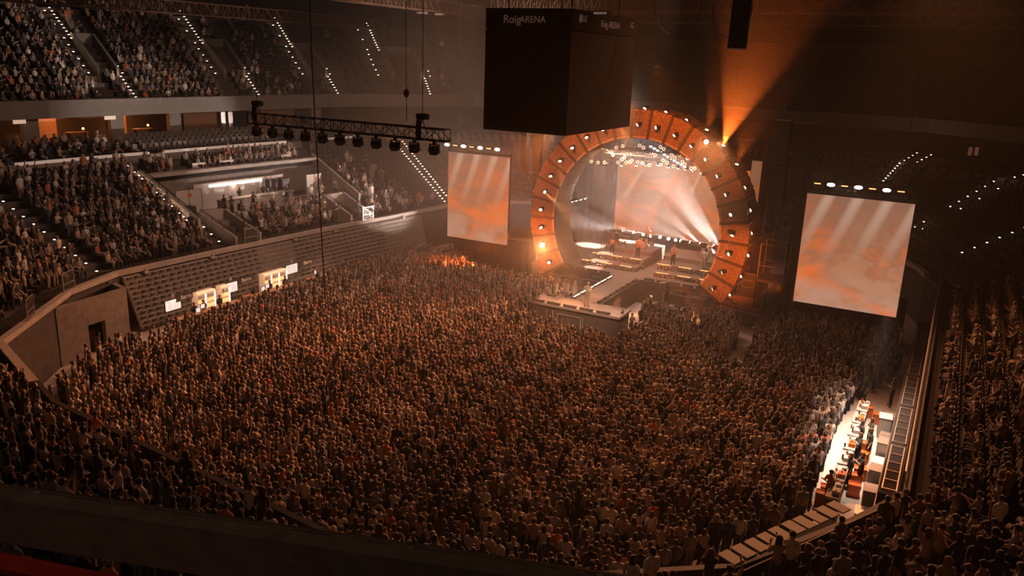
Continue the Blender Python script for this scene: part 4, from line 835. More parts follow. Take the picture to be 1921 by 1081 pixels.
for i, c in enumerate(((-17, 40, 20.75), (-27.6, 58, 21.7), (-41.4, 62, 21.8), (-43.3, 62, 21.9), (-36, 62, 21.7))):
    t = thing('roof_fixture', 'faint roof lamp fixture near the top of the picture, %s' % ['just above the scoreboard', 'right of the scoreboard lettering', 'left group middle', 'left group leftmost', 'left group rightmost'][i], 'lamp', c, 0, 'roof fixtures'); mb = MB(); mb.box(0, 0, 0, 0.9, 0.4, 0.18); mb.build('housing', grey_metal, t); mb = MB(); mb.box(0, -0.21, 0, 0.7, 0.01, 0.1); mb.build('lens', mat('dim_lens', (0.5, 0.4, 0.35), emit=(1, .7, .5), es=0.12), t)
# steel frame and cases beside the right leg of the arch
t = thing('scaffold_booth', 'open steel frame booth right of the arch', 'scaffold', (-10.9, 61.0, 3.4))
fr = [(-0.9, -1), (0.9, -1), (0.9, 1), (-0.9, 1)]
for a_, b_ in fr: mb = MB(); mb.tube([(a_, b_, 0), (a_, b_, 2.6)], 0.035, 6); mb.build('post', steel, t)
mb = MB()
for z in (1.0, 2.6):
    for (a_, b_), (c_, d_) in zip(fr, fr[1:]+fr[:1]): mb.tube([(a_, b_, z), (c_, d_, z)], 0.03, 6)
mb.build('rail', steel, t); mb = MB(); mb.box(0, 0, -0.1, 2.2, 2.4, 0.2); mb.build('deck', case_black, t)
for a_, b_ in fr: mb = MB(); mb.tube([(a_, b_, -3.4), (a_, b_, -0.2)], 0.05, 6); mb.build('leg', black_metal, t)
for i, z in enumerate((3.42, 4.0)):
    t = thing('flight_case', 'metal edged case stacked left of the steel booth, %s one' % ['lower', 'upper'][i], 'case', (-12.45, 60.6, z-0.9), 0, 'stacked cases'); mb = MB(); mb.box(0, 0, 0.27, 0.9, 0.7, 0.52); mb.build('case_body', case_black, t, bevel=0.02); mb = MB()
    for z2 in (0.02, 0.52): mb.bar((-0.45, -0.36, z2), (0.45, -0.36, z2), 0.04); mb.bar((-0.45*1, -0.36, .27), (-0.45, -0.36, .275), 0.01)
    for x2 in (-0.45, 0.45): mb.bar((x2, -0.36, 0), (x2, -0.36, 0.54), 0.04)
    mb.build('edge_trim', steel, t)
mb = MB(); mb.box(-12.5, 60.9, 1.25, 1.4, 1.4, 2.5); tag(mb.build('case_platform', case_black), 'dark platform under the stacked cases right of the arch', 'platform')
truss('side_truss', 'slanting black truss with lamps right of the arch', (-10.9, 60.9, 7.3), 3.6, 0.2, 0.4, 0.4, black_metal, ry=-0.45)
for i in range(5):
    t = thing('side_lamp', 'small black lamp on the slanting truss right of the arch, %s from the bottom' % ords(i), 'stage light', (-12.2+0.62*i, 60.6, 6.75+0.3*i), 0, 'lamps on the slanting truss'); mb = MB(); mb.tube([(0, 0, 0), (0, -0.2, -0.12)], [0.09, 0.12], 10); mb.build('head', black_metal, t); mb = MB(); mb.box(0, 0.04, 0.1, 0.1, 0.06, 0.2); mb.build('yoke', grey_metal, t)
led_screen('side_screen', 'narrow strip of a lit screen seen between the arch and the right line array', -13.0, 64.0, 8.3, 2.0, 6.4, MATS.get('x') or cloud_mat('screen_clouds_d', 31.0, 0.55, beams=False))
# ================================================================== PEOPLE
J_STAND = dict(pel=(0, 0, .95), spi=(0, 0, 1.12), che=(0, .0, 1.30), nek=(0, 0, 1.45), hdb=(0, .01, 1.53), hdc=(0, .02, 1.62), hdt=(0, .01, 1.70))
def person_joints(pose, seed=0):
    rnd = random.Random(seed); J = dict(J_STAND); sit = pose.startswith('sit'); dz = -0.45 if sit else 0.0
    if sit: J = {k: (v[0], v[1], v[2]+dz) for k, v in J.items()}
    base = 1.40+dz; L = {}
    for s, sd in ((-1, 'l'), (1, 'r')):
        J['hip'+sd] = (s*.09, 0, .90+dz)
        if sit: J['kne'+sd] = (s*.13, .42, .50); J['ank'+sd] = (s*.13, .40, .09); J['toe'+sd] = (s*.14, .54, .04)
        else:
            st = rnd.uniform(-.05, .05); J['kne'+sd] = (s*.10, .02+st*.5, .50); J['ank'+sd] = (s*.12, -.01+st, .09); J['toe'+sd] = (s*.14, .13+st, .035)
        J['sho'+sd] = (s*.185, 0, base)
        p = pose.split('_')[-1]
        arms = {'down': ((.22, -.02, -.28), (.22, .08, -.52)), 'up': ((.28, .05, .22), (.22, .10, .50)), 'clap': ((.22, .12, -.22), (.05, .34, -.08)), 'phone': ((.20, .16, -.16), (.10, .26, .12)), 'head': ((.34, .0, .12), (.12, .0, .34)), 'lap': ((.21, .06, -.26), (.12, .30, -.40)), 'wide': ((.34, .05, .02), (.42, .10, .30)), 'cross': ((.22, .06, -.25), (-.06, .20, -.18))}
        if p == 'one': a = arms['up'] if s == 1 else arms['down']
        elif p == 'hold': a = arms['phone'] if s == 1 else arms['clap']
        else: a = arms[p]
        (ex, ey, ez), (wx, wy, wz) = a
        J['elb'+sd] = (s*ex, ey, base+ez); J['wri'+sd] = (s*wx, wy, base+wz)
    return J
BONES = [('pel', 'spi', 'torso'), ('spi', 'che', 'torso'), ('che', 'nek', 'torso'), ('nek', 'hdb', 'neck'), ('hdb', 'hdc', 'head'), ('hdc', 'hdt', 'head')]
for sd in 'lr': BONES += [('pel', 'hip'+sd, 'hip'), ('hip'+sd, 'kne'+sd, 'leg'), ('kne'+sd, 'ank'+sd, 'leg'), ('ank'+sd, 'toe'+sd, 'foot'), ('che', 'sho'+sd, 'torso'), ('sho'+sd, 'elb'+sd, 'uarm'), ('elb'+sd, 'wri'+sd, 'farm')]
RAD = dict(pel=(.15, .11), spi=(.13, .095), che=(.155, .10), nek=(.06, .055), hdb=(.055, .06), hdc=(.088, .105), hdt=(.065, .075), hip=(.095, .095), kne=(.062, .062), ank=(.042, .045), toe=(.035, .03), sho=(.072, .07), elb=(.043, .043), wri=(.028, .026))
def skin_person(pose, seed, hero):
    J = person_joints(pose, seed); names = list(J); idx = {n: i for i, n in enumerate(names)}; verts = [J[n] for n in names]; rad = [RAD[n] if n in RAD else RAD[n[:-1]] for n in names]
    edges = [(idx[a], idx[b]) for a, b, _ in BONES]; segs = [(Vector(J[a]), Vector(J[b]), r) for a, b, r in BONES]
    for sd in 'lr':
        e = Vector(J['elb'+sd]); w = Vector(J['wri'+sd]); d = (w-e).normalized(); s = -1 if sd == 'l' else 1
        side = Vector((0, 0, 1)).cross(d); side = side.normalized() if side.length > .2 else Vector((1, 0, 0))
        pm = w+d*0.065; verts.append(tuple(pm)); rad.append((.036, .02)); ip = len(verts)-1; edges.append((idx['wri'+sd], ip)); segs.append((w, pm+d*.11, 'hand'))
        if hero:
            for k, (o, ln) in enumerate(((-.030, .062), (-.010, .075), (.011, .070), (.031, .055))):
                q = pm+side*o+d*.03; r_ = q+d*ln*.5; t_ = q+d*ln+Vector((0, 0, -.008)); n0 = len(verts); verts += [tuple(q), tuple(r_), tuple(t_)]; rad += [(.010, .010), (.009, .009), (.008, .008)]; edges += [(ip, n0), (n0, n0+1), (n0+1, n0+2)]
            q = w+d*.03+side*(-s)*.032; t_ = q+d*.035+side*(-s)*.025; n0 = len(verts); verts += [tuple(q), tuple(t_)]; rad += [(.011, .011), (.009, .009)]; edges += [(idx['wri'+sd], n0), (n0, n0+1)]
        else:
            verts.append(tuple(pm+d*.09)); rad.append((.03, .014)); edges.append((ip, len(verts)-1))
    me = bpy.data.meshes.new('p'); me.from_pydata(verts, edges, []); o = bpy.data.objects.new('p', me); COL.objects.link(o)
    sm = o.modifiers.new('s', 'SKIN'); sm.use_smooth_shade = True; sl = me.skin_vertices[0].data
    for i, r_ in enumerate(rad): sl[i].radius = r_; sl[i].use_root = (i == 0)
    if hero: ss = o.modifiers.new('u', 'SUBSURF'); ss.levels = 1; ss.render_levels = 1
    bpy.context.view_layer.update(); ev = o.evaluated_get(bpy.context.evaluated_depsgraph_get()); m2 = ev.to_mesh()
    V = np.empty(len(m2.vertices)*3); m2.vertices.foreach_get('co', V); V = V.reshape(-1, 3).copy(); F = [tuple(p.vertices) for p in m2.polygons]; ev.to_mesh_clear(); bpy.data.objects.remove(o); bpy.data.meshes.remove(me)
    C = np.array([V[list(f)].mean(0) for f in F]); best = np.full(len(F), 1e9); lab = np.zeros(len(F), int); LN = ['torso', 'neck', 'head', 'hip', 'leg', 'foot', 'uarm', 'farm', 'hand']
    for a, b, r in segs:
        a = np.array(a); b = np.array(b); ab = b-a; t = np.clip(((C-a)@ab)/(ab@ab), 0, 1); dd = np.linalg.norm(C-(a+t[:, None]*ab), axis=1)-{'torso': .10, 'head': .06, 'hip': .07}.get(r, .03)
        k = dd < best; best[k] = dd[k]; lab[k] = LN.index(r)
    return J, V, F, [LN[i] for i in lab]
def hair_geo(J, style, n=10, k=6):
    h = Vector(J['hdc']); mb = MB(); base = 0; cx, cy, cz = h.x, h.y-0.012, h.z+0.015; V = []; F = []
    for j in range(k+1):
        ph = PI/2-(PI*0.62)*j/k
        for i in range(n):
            t = 2*PI*i/n; fr = math.cos(t-PI/2)     # +1 towards the face
            p = ph if fr < 0.3 else max(ph, 0.25)
            V.append((cx+.100*math.cos(p)*math.cos(t), cy+.118*math.cos(p)*math.sin(t), cz+.112*math.sin(p)))
    for j in range(k):
        for i in range(n): i2 = (i+1) % n; F.append((j*n+i, (j+1)*n+i, (j+1)*n+i2, j*n+i2))
    if style == 'long':
        b = len(V); rows = 4; c = 7
        for j in range(rows+1):
            u = j/rows; w = .095+.03*u
            for i in range(c):
                a = PI+PI*i/(c-1); V.append((cx+w*math.cos(a), cy+.03+(.115-.02*u)*math.sin(a)-.03*u, cz-.0-.30*u))
        for j in range(rows):
            for i in range(c-1): F.append((b+j*c+i, b+(j+1)*c+i, b+(j+1)*c+i+1, b+j*c+i+1))
    if style == 'bun':
        mb.ball((cx, cy-.10, cz+.07), .05, n=8, k=5); b = len(V); V += mb.v; F += [tuple(b+q for q in f) for f in mb.f]
    return np.array(V, float), F
POSES_ST = ['st_down', 'st_up', 'st_clap', 'st_phone', 'st_one', 'st_head', 'st_cross', 'st_hold']
POSES_SI = ['sit_lap', 'sit_clap', 'sit_one', 'sit_phone']
STYLES = ['short', 'long', 'bun']
REG = {'torso': 'top', 'uarm': 'top', 'hip': 'bot', 'leg': 'bot', 'foot': 'shoe', 'neck': 'skin', 'head': 'skin', 'farm': 'skin', 'hand': 'skin'}
HERO = {}; LOD = {}
def hero_meshes(pose):
    if pose in HERO: return HERO[pose]
    J, V, F, lab = skin_person(pose, 5, True); out = {}
    def sub(labels, off, name):
        fs = [f for f, l in zip(F, lab) if l in labels]; ids = sorted({i for f in fs for i in f}); mp = {a: b for b, a in enumerate(ids)}
        tmp = bpy.data.meshes.new('t'); tmp.from_pydata(V.tolist(), [], F); tmp.update(); N = np.empty(len(V)*3, 'f'); tmp.vertices.foreach_get('normal', N); N = N.reshape(-1, 3); bpy.data.meshes.remove(tmp)
        W = V[ids]+N[ids]*off; me = bpy.data.meshes.new(name); me.from_pydata(W.tolist(), [], [tuple(mp[i] for i in f) for f in fs]); me.polygons.foreach_set('use_smooth', [True]*len(fs)); me.update(); return me
    body = bpy.data.meshes.new('body'); body.from_pydata(V.tolist(), [], F); body.polygons.foreach_set('use_smooth', [True]*len(F)); body.materials.append(SKINS[0]); body.update()
    out['body'] = body; out['top'] = sub(('torso', 'uarm'), .014, 'shirt'); out['bot'] = sub(('hip', 'leg'), .012, 'trousers'); out['shoe'] = sub(('foot',), .012, 'shoes'); out['J'] = J
    out['top'].materials.append(TOPS[0]); out['bot'].materials.append(BOTS[0]); out['shoe'].materials.append(SHOE)
    for st in STYLES:
        hv, hf = hair_geo(J, st, 14, 8); me = bpy.data.meshes.new('hair'); me.from_pydata(hv.tolist(), [], hf); me.polygons.foreach_set('use_smooth', [True]*len(hf)); me.materials.append(HAIRS[0]); me.update(); out[st] = me
    HERO[pose] = out; return out
def hero(name, label, cat, pose, style, top, skin, hairc, bot, loc, rz, s=1.0, group=None, topmat=None):
    H = hero_meshes(pose); o = bpy.data.objects.new(name, H['body']); COL.objects.link(o); o.location = loc; o.rotation_euler = (0, 0, rz); o.scale = (s, s, s)
    o.material_slots[0].link = 'OBJECT'; o.material_slots[0].material = SKINS[skin]; tag(o, label, cat, group)
    for nm, key, m in (('shirt', 'top', topmat or TOPS[top]), ('trousers', 'bot', BOTS[bot]), ('hair', style, HAIRS[hairc]), ('shoes', 'shoe', SHOE)):
        c = bpy.data.objects.new(nm, H[key]); COL.objects.link(c); c.parent = o; c.material_slots[0].link = 'OBJECT'; c.material_slots[0].material = m
    return o
REGI = {'skin': 0, 'top': 1, 'bot': 2, 'hair': 3, 'shoe': 4}
def lod(pose, style):
    key = (pose, style)
    if key in LOD: return LOD[key]
    J, V, F, lab = skin_person(pose, 5, False); hv, hf = hair_geo(J, style, 7, 3); tris = []; reg = []
    def addf(f, r):
        for k in range(1, len(f)-1): tris.append((f[0], f[k], f[k+1])); reg.append(r)
    for f, l in zip(F, lab): addf(f, REGI[REG[l]])
    n = len(V)
    for f in hf: addf(tuple(n+i for i in f), 3)
    LOD[key] = (np.vstack([V, hv]), np.array(tris), np.array(reg)); return LOD[key]
MASS_MATS = SKINS+TOPS+BOTS+HAIRS+[SHOE]
def mass(name, people, label, cat):
    Vs, Ts, Ms = [], [], []; n = 0
    for p in people:
        V, T, R = lod(p['pose'], p['style']); c, s = math.cos(p['rz']), math.sin(p['rz']); W = V*p['s']; X = W[:, 0]*c-W[:, 1]*s; Yv = W[:, 0]*s+W[:, 1]*c
        Vs.append(np.stack([X+p['x'], Yv+p['y'], W[:, 2]+p['z']], 1)); Ts.append(T+n); n += len(V)
        tab = np.array([p['skin'], 3+p['top'], 11+p['bot'], 14+p['hair'], 17]); Ms.append(tab[R])
    V = np.vstack(Vs); T = np.vstack(Ts); M = np.concatenate(Ms); me = bpy.data.meshes.new(name); me.vertices.add(len(V)); me.vertices.foreach_set('co', V.astype('f').ravel()); me.loops.add(len(T)*3); me.loops.foreach_set('vertex_index', T.astype('i').ravel())
    me.polygons.add(len(T)); me.polygons.foreach_set('loop_start', np.arange(0, len(T)*3, 3, dtype='i')); me.polygons.foreach_set('material_index', M.astype('i')); me.polygons.foreach_set('use_smooth', np.ones(len(T), bool))
    for m in MASS_MATS: me.materials.append(m)
    me.update(calc_edges=True); o = bpy.data.objects.new(name, me); COL.objects.link(o); tag(o, label, cat, None, 'stuff'); return o
def rp(x, y, z, rz, poses, pw, seated=False):
    return dict(x=x, y=y, z=z, rz=rz+float(RNG.normal(0, .22)), pose=str(RNG.choice(poses, p=pw)), style=str(RNG.choice(STYLES, p=[.42, .46, .12])), top=int(RNG.choice(8, p=TOPW)), skin=int(RNG.choice(3, p=[.5, .37, .13])), hair=int(RNG.choice(3, p=[.55, .33, .12])), bot=int(RNG.choice(3, p=[.6, .28, .12])), s=float(np.clip(RNG.normal(1.0, .05), .88, 1.12)), seated=seated)
def face_to(x, y, tx, ty): return math.atan2(-(tx-x), ty-y)
PST = np.array([.66, .02, .11, .06, .03, .01, .09, .02]); PST /= PST.sum(); PSI = np.array([.5, .25, .1, .15])

PST2 = np.array([.46, .10, .14, .10, .09, .02, .06, .03]); PST2 /= PST2.sum()
def inpoly(x, y, P_):
    c = False; j = len(P_)-1
    for i in range(len(P_)):
        if (P_[i][1] > y) != (P_[j][1] > y) and x < (P_[j][0]-P_[i][0])*(y-P_[i][1])/(P_[j][1]-P_[i][1])+P_[i][0]: c = not c
        j = i
    return c
FLOORPOLY = [(-15, 18.3), (-31, 19.8), (-39.3, 22.9), (-42.8, 28), (-42.6, 34), (-42.6, 46), (-43.6, 50), (-42.3, 60.5), (-37.5, 61), (-35.5, 57.6), (-24.5, 57.0), (-24.4, 55.3), (-24.4, 52.3), (-26.4, 52.0), (-26.4, 48.2), (-17.6, 47.0), (-17.2, 52.2), (-19.0, 55.3), (-12.0, 56.9), (-11.0, 50.9), (-10.6, 46.5), (-9.7, 46.5), (-9.9, 56.0), (-9.3, 59.3), (-1.2, 59.2), (-0.9, 53.0), (-3.2, 48.6), (-3.5, 40), (-3.45, 34), (-3.5, 31.6), (-6.0, 27.5), (-9, 22.0)]
crowd = []
yy = 18.3
while yy < 61:
    xx = -44.5+RNG.uniform(0, .3)
    while xx < -0.6:
        x = xx+RNG.normal(0, .11); y = yy+RNG.normal(0, .12)
        dens = 0.93
        if y < 25 and x < -36: dens = .65
        if x > -3.6 and y > 49: dens = .55
        if inpoly(x, y, FLOORPOLY) and RNG.random() < dens:
            crowd.append(rp(x, y, 0.0, face_to(x, y, -21.0, 58), POSES_ST, PST if y < 46 or x > -10 else PST2))
        xx += .53
    yy += .56
# people in the stands and every seat
seats = []; spect = []
AISLES = [tL(33.2), T42+0.2, VOMS_LOW[0][1]+0.2, VOMS_LOW[1][1]+0.4, tL(69), tL(26), 8.0, tR(58), tR(46), tR(34), _cum[16]]
def sit_row(t0, t1, d, z, occ, skip=(), stand_p=.25, seatc=1):
    t = t0+.3
    while t < t1-.25:
        ok = all(abs(t-a) > .62 for a in skip)
        if ok:
            x, y, _ = P(t, d+.5); px, py, D = project((x, y, z+.9)); vis = D > 1 and -40 < px < 1961 and -60 < py < 1130
            fz = nrm(t)+PI/2      # +Y of the model towards the pitch
            if vis:
                seats.append((x, y, z, fz, D))
                if RNG.random() < (occ(t, y) if callable(occ) else occ):
                    fz2 = face_to(x, y, -21, 57) if RNG.random() < .5 else fz; st = RNG.random() < stand_p
                    p = rp(x, y, z, fz2, POSES_ST if st else POSES_SI, PST if st else PSI, True); p['D'] = D
                    if st: xx_, yy_, _ = P(t, d+.3); p['x'], p['y'] = xx_, yy_
                    spect.append(p)
        t += .54
def in_v(t, voms): return any(a-.3 < t < b+.3 for a, b in voms)
def rows_between(t0, t1, voms):
    cuts = [t0]+[q for a, b in sorted(voms) if t0 < a < t1 for q in (a-.2, b+.2)]+[t1]; return [(cuts[i], cuts[i+1]) for i in range(0, len(cuts), 2)]
def occ_left(t, y):
    if t > tL(70): return 0.02
    if y > 59: return max(0.0, .75-(y-59)*.06)
    return .93
for i in range(-1, N_LOW):
    d, z = low(i) if i >= 0 else (0.65, 3.55)
    if i < 0:
        sit_row(0.5, tL(20), d, z, .93, [8.0, _cum[16]], .3); sit_row(tR(59.5), TOTAL-.3, d, z, .96, [tR(58), _cum[16]], .5); continue
    sit_row(0.5, tL(30) if i == 12 else T42-.2, d, z, .93, AISLES, .35)
    if i < 3 or i >= 10:
        for a, b in [] if i == 12 else rows_between(T42+.3, T59-.2, VOMS_LOW if i < 4 else []): sit_row(a, b, d, z, .93, AISLES, .4 if i < 3 else .1)
    sit_row(T59+.3, tL(71), d, z, (lambda t, y, i=i: .8*max(0, 1-(y-59.5)/(11-0.55*i)) if y < 72 else 0), AISLES, .45)
    sit_row(tL(71), tR(66), d, z, 0.0, AISLES)
    sit_row(tR(66), tR(59.5), d, z, .0, AISLES)
    sit_row(tR(59.5), TOTAL-.3, d, z, .96, AISLES, .55)
for j in range(4):
    d, z = clubrow(j)
    sit_row(tL(24), tL(45), d, z, .45 if j else .3, [tL(36.5), tL(43.5)], .1); sit_row(tL(45)+.27*(j % 2), tL(66), d, z, 0.0, [tL(58.5)])
AIS_UP = [q for t_ in UPA for q in (t_-.5, t_+2.0)]+[T77+12.5, T77+25]
for i in range(N_UP):
    d, z = up(i)
    for a, b in rows_between(tL(24), tL(73.9), [v for v in VOMS_UP if 4 <= i < 9]): sit_row(a, b, d, z, lambda t, y: .86 if y < 60 else max(.05, .8-(y-60)*.07), AIS_UP, .12)
for k in range(3):
    for i in range(34):
        u = (i+.5)/34; q = near_pr(10.9+.45*k, .75+.95*k); x = q[0][0]*(1-u)+q[1][0]*u; y = q[0][1]*(1-u)+q[1][1]*u; px, py, D = project((x, y, q[0][2]+.8))
        if D > 1 and -60 < px < 1200 and py < 1150:
            seats.append((x, y, q[0][2], -0.31, D))
            if RNG.random() < .5: p = rp(x, y, q[0][2], -0.1, POSES_SI, PSI, True); p['D'] = D; spect.append(p)
def where(p):
    px, py, D = project((p['x'], p['y'], p['z']+1.4)); p['px'], p['py'], p['D'] = px, py, D; return p
crowd = [where(p) for p in crowd]; spect = [where(p) for p in spect]
POSEN = {'st_down': 'arms down', 'st_up': 'arms raised', 'st_clap': 'clapping', 'st_phone': 'hands up', 'st_one': 'one hand raised', 'st_head': 'hands overhead', 'st_cross': 'arms folded', 'st_hold': 'hand to face', 'sit_lap': 'seated', 'sit_clap': 'seated clapping', 'sit_one': 'seated waving', 'sit_phone': 'seated, hands up'}
for _k, _v in (('st_one', 'arm raised'), ('st_hold', 'hand raised'), ('sit_phone', 'seated filming')): POSEN[_k] = _v
def plabel(p, where_):
    zc = ['far left', 'left', 'centre left', 'centre', 'centre right', 'right', 'far right'][int(min(max(p['px'], 0), 1920)//275)]
    return 'person %s in %s top, %s %s, %s, %s' % (where_, TOPN[p['top']], HAIRN[p['hair']], {'short': 'short hair', 'long': 'long hair', 'bun': 'hair bun'}[p['style']], POSEN[p['pose']], zc)
def split(people, n, name, where_, group):
    vis = [p for p in people if -5 < p['px'] < 1926 and -5 < p['py'] < 1085]; vis.sort(key=lambda p: p['D']); pick = vis[:n]; ids = {id(p) for p in pick}; seen = {}; byl = {}
    for p in pick:
        lb = plabel(p, where_); byl.setdefault(lb, []).append(p)
    for lb, ps in byl.items():
        ps.sort(key=lambda p: p['px'])
        for i, p in enumerate(ps):
            l2 = lb if len(ps) == 1 else lb+', %s of %s' % (ords(i), ['', '', 'two', 'three', 'four', 'five', 'six', 'seven', 'eight', 'nine'][min(len(ps), 9)])
            hero(name, l2, 'person', p['pose'], p['style'], p['top'], p['skin'], p['hair'], p['bot'], (p['x'], p['y'], p['z']), p['rz'], p['s'], group)
    return [p for p in people if id(p) not in ids and -60 < p['px'] < 1980 and -80 < p['py'] < 1160]
rest = split(crowd, 300, 'concertgoer', 'on floor', 'standing concertgoers nearest the camera')
mass('floor_crowd', rest, 'dense crowd of standing people filling the arena floor up to the stage', 'crowd')
rest2 = split(spect, 300, 'spectator', 'in stands', 'spectators in the nearest stands')
mass('stand_crowd', rest2, 'rows of people filling the left, upper and right stands', 'crowd')
print('PEOPLE', len(crowd), len(spect), 'SEATS', len(seats))

# seats
def seat_mesh_arrays():
    mb = MB(); mb.box(0, -.02, .42, .44, .40, .06); mb.box(0, -.24, .68, .44, .06, .46, 0, 0, .12); mb.box(0, -.05, .2, .30, .06, .4); return mb
sm_ = seat_mesh_arrays(); SV = np.array(sm_.v); SF = np.array(sm_.f)
seats.sort(key=lambda s: s[4])
club_e = [s for s in seats if 9.4 < s[2] < 10.7 and s[0] < -50 and s[1] > 45][:120]; cid = {id(s) for s in club_e}
others = [s for s in seats if id(s) not in cid]; pick = club_e+others[:180]; pid = {id(s) for s in pick}
b1 = MB(); b1.box(0, -.02, .42, .44, .40, .06); me_pan = b1.mesh('seat_pan', seat_grey); b2 = MB(); b2.box(0, -.24, .68, .44, .06, .46, 0, 0, .12); me_back = b2.mesh('backrest', seat_grey); b3 = MB(); b3.box(0, -.05, .2, .30, .06, .4); me_ped = b3.mesh('pedestal', black_metal)
rowz = {}
for s in pick:
    sec = 'club' if id(s) in cid else ('tier' if s[2] > 10.6 else 'stand'); rowz.setdefault((sec, round(s[2], 2)), []).append(s)
zs = {k: sorted(z for (q, z) in rowz if q == k) for k in ('club', 'tier', 'stand')}
def num(i): return ords(i) if i < 40 else 'far right'
for (sec, z_), ss in rowz.items():
    r_ = ords(zs[sec].index(z_)); ss.sort(key=lambda s: project(s[:3])[0])
    for i, s in enumerate(ss):
        o = bpy.data.objects.new('arena_seat', me_pan); COL.objects.link(o); o.location = s[:3]; o.rotation_euler = (0, 0, s[3]); o['category'] = 'seat'
        o['label'] = ('empty grey club seat under the suites, %s row up, %s from the left' if sec == 'club' else 'dark seat behind the near parapet, %s row up, %s from the left' if sec == 'tier' else 'dark lower stand seat, %s row up, %s from the left') % (r_, num(i)); o['group'] = {'club': 'empty club seats', 'tier': 'seats behind the near parapet', 'stand': 'seats in the nearest stand rows'}[sec]
        for nm, me in (('backrest', me_back), ('pedestal', me_ped)):
            q = bpy.data.objects.new(nm, me); COL.objects.link(q); q.parent = o
rs = [s for s in seats if id(s) not in pid]; A_ = np.array([(s[0], s[1], s[2], s[3]) for s in rs]); ca, sa = np.cos(A_[:, 3])[:, None], np.sin(A_[:, 3])[:, None]
X = SV[None, :, 0]*ca-SV[None, :, 1]*sa+A_[:, 0:1]; Yq = SV[None, :, 0]*sa+SV[None, :, 1]*ca+A_[:, 1:2]; Z = SV[None, :, 2]+A_[:, 2:3]; V = np.stack([X, Yq, Z], 2).reshape(-1, 3)
F = (SF[None]+np.arange(len(rs))[:, None, None]*len(SV)).reshape(-1, 4); me = bpy.data.meshes.new('stand_seats'); me.vertices.add(len(V)); me.vertices.foreach_set('co', V.astype('f').ravel()); me.loops.add(F.size); me.loops.foreach_set('vertex_index', F.astype('i').ravel()); me.polygons.add(len(F)); me.polygons.foreach_set('loop_start', np.arange(0, F.size, 4, dtype='i')); me.materials.append(seat_mat); me.update(calc_edges=True)
o = bpy.data.objects.new('stand_seats', me); COL.objects.link(o); tag(o, 'rows of dark folding seats covering the stands', 'seats', None, 'stuff')
# ================================================================== NAMED PEOPLE ON STAGE, AT THE KIOSK, IN THE PIT AND AT THE BAR
suit = mat('pale_suit', (0.55, 0.48, 0.43), 0.8)
def man(label, pose, style, top, loc, aim, s=1.0, topmat=None, bot=0, hair=1, skin=0, name='person'):
    return hero(name, label, 'person', pose, style, top, skin, hair, bot, loc, face_to(loc[0], loc[1], aim[0], aim[1]), s, topmat=topmat)
sg = hero('singer', 'singer with long fair hair in pale clothes at the end of the catwalk', 'person', 'st_hold', 'long', 6, 0, 2, 2, (-21.3, 50.7, SZ), face_to(-21.3, 50.7, -14, 30), 1.03, topmat=suit)
mb = MB(); mb.tube([(-21.12, 50.42, SZ+1.52), (-21.06, 50.36, SZ+1.6)], [0.018, 0.03], 8); tag(mb.build('handheld_microphone', black_metal), 'black microphone held up by the singer', 'microphone')
man('musician in white at the keyboards, back left of the left riser', 'st_clap', 'short', 2, (-25.6, 66.8, SZ+1.1), (-25.6, 50))
man('guitarist in dark clothes standing left on the left riser', 'st_cross', 'short', 1, (-24.9, 64.0, SZ+.75), (-21, 45))
man('guitarist in beige at the right end of the left riser', 'st_cross', 'long', 6, (-22.6, 64.1, SZ+.75), (-21, 45))
man('musician in grey with long hair at the left of the right riser', 'st_cross', 'long', 3, (-19.3, 63.4, SZ+.75), (-21, 45))
man('musician in pale patterned clothes in the middle of the right riser', 'st_clap', 'long', 2, (-16.7, 63.4, SZ+.75), (-21, 45), bot=2)
man('drummer seated behind the kit on the right riser', 'sit_clap', 'short', 2, (-17.2, 66.5, SZ+1.1), (-18, 50))
man('percussionist at the back of the left riser', 'st_clap', 'short', 6, (-22.9, 67.1, SZ+1.1), (-21, 50))
guit = mat('guitar_body', (0.45, 0.2, 0.08), 0.35)
for i, (x, y, z) in enumerate(((-24.9, 63.78, SZ+1.75), (-22.6, 63.88, SZ+1.75), (-19.35, 63.18, SZ+1.75))):
    t = thing('guitar', 'guitar held by the musician %s' % ['standing left on the left riser', 'at the right end of the left riser', 'at the left of the right riser'][i], 'guitar', (x, y, z), 0, 'guitars'); mb = MB(); mb.ball((0, 0, 0), .17, .04, .2, 10, 6); mb.ball((.16, 0, .06), .12, .04, .15, 10, 6); mb.build('guitar_body', guit, t, True); mb = MB(); mb.bar((.1, 0, .03), (.72, 0, .26), .04); mb.build('neck', wood, t)
man('stagehand with a white cap photographing from the right pit', 'st_phone', 'short', 0, (-18.6, 56.4, 0), (-21, 52)); mb = MB(); mb.ball((-18.6, 56.4, 1.70), .13, .13, .09, 10, 6); tag(mb.build('white_hat', board_light), 'pale hat on the photographer in the right pit', 'hat')
man('camera operator on a stool by the right stage front', 'st_hold', 'short', 0, (-18.0, 58.4, .7), (-21, 50)); mb = MB(); mb.box(-18.0, 58.4, .35, .6, .6, .7); tag(mb.build('pit_stool', case_black), 'black box under the camera operator', 'box')
t = thing('television_camera', 'shoulder camera pointed at the singer from the right pit', 'camera', (-18.3, 58.1, 2.35), .8); mb = MB(); mb.box(0, 0, 0, .5, .18, .2); mb.build('camera_body', board_light, t); mb = MB(); mb.tube([(.25, 0, 0), (.5, 0, 0)], .07, 10); mb.build('camera_lens', black_metal, t)
for i, (x, y) in enumerate(((-18.3, 51.5), (-18.0, 50.6), (-17.7, 52.4), (-18.3, 53.4))): man('guard in dark clothes right of the T platform, %s from the front' % ords([1, 0, 2, 3][i]), ['st_cross', 'st_down'][i % 2], 'short', 0, (x+.1, y, 0), (-14, 50))
man('person standing in the left pit behind the barrier', 'st_down', 'short', 1, (-25.3, 57.6, 0), (-26, 40))
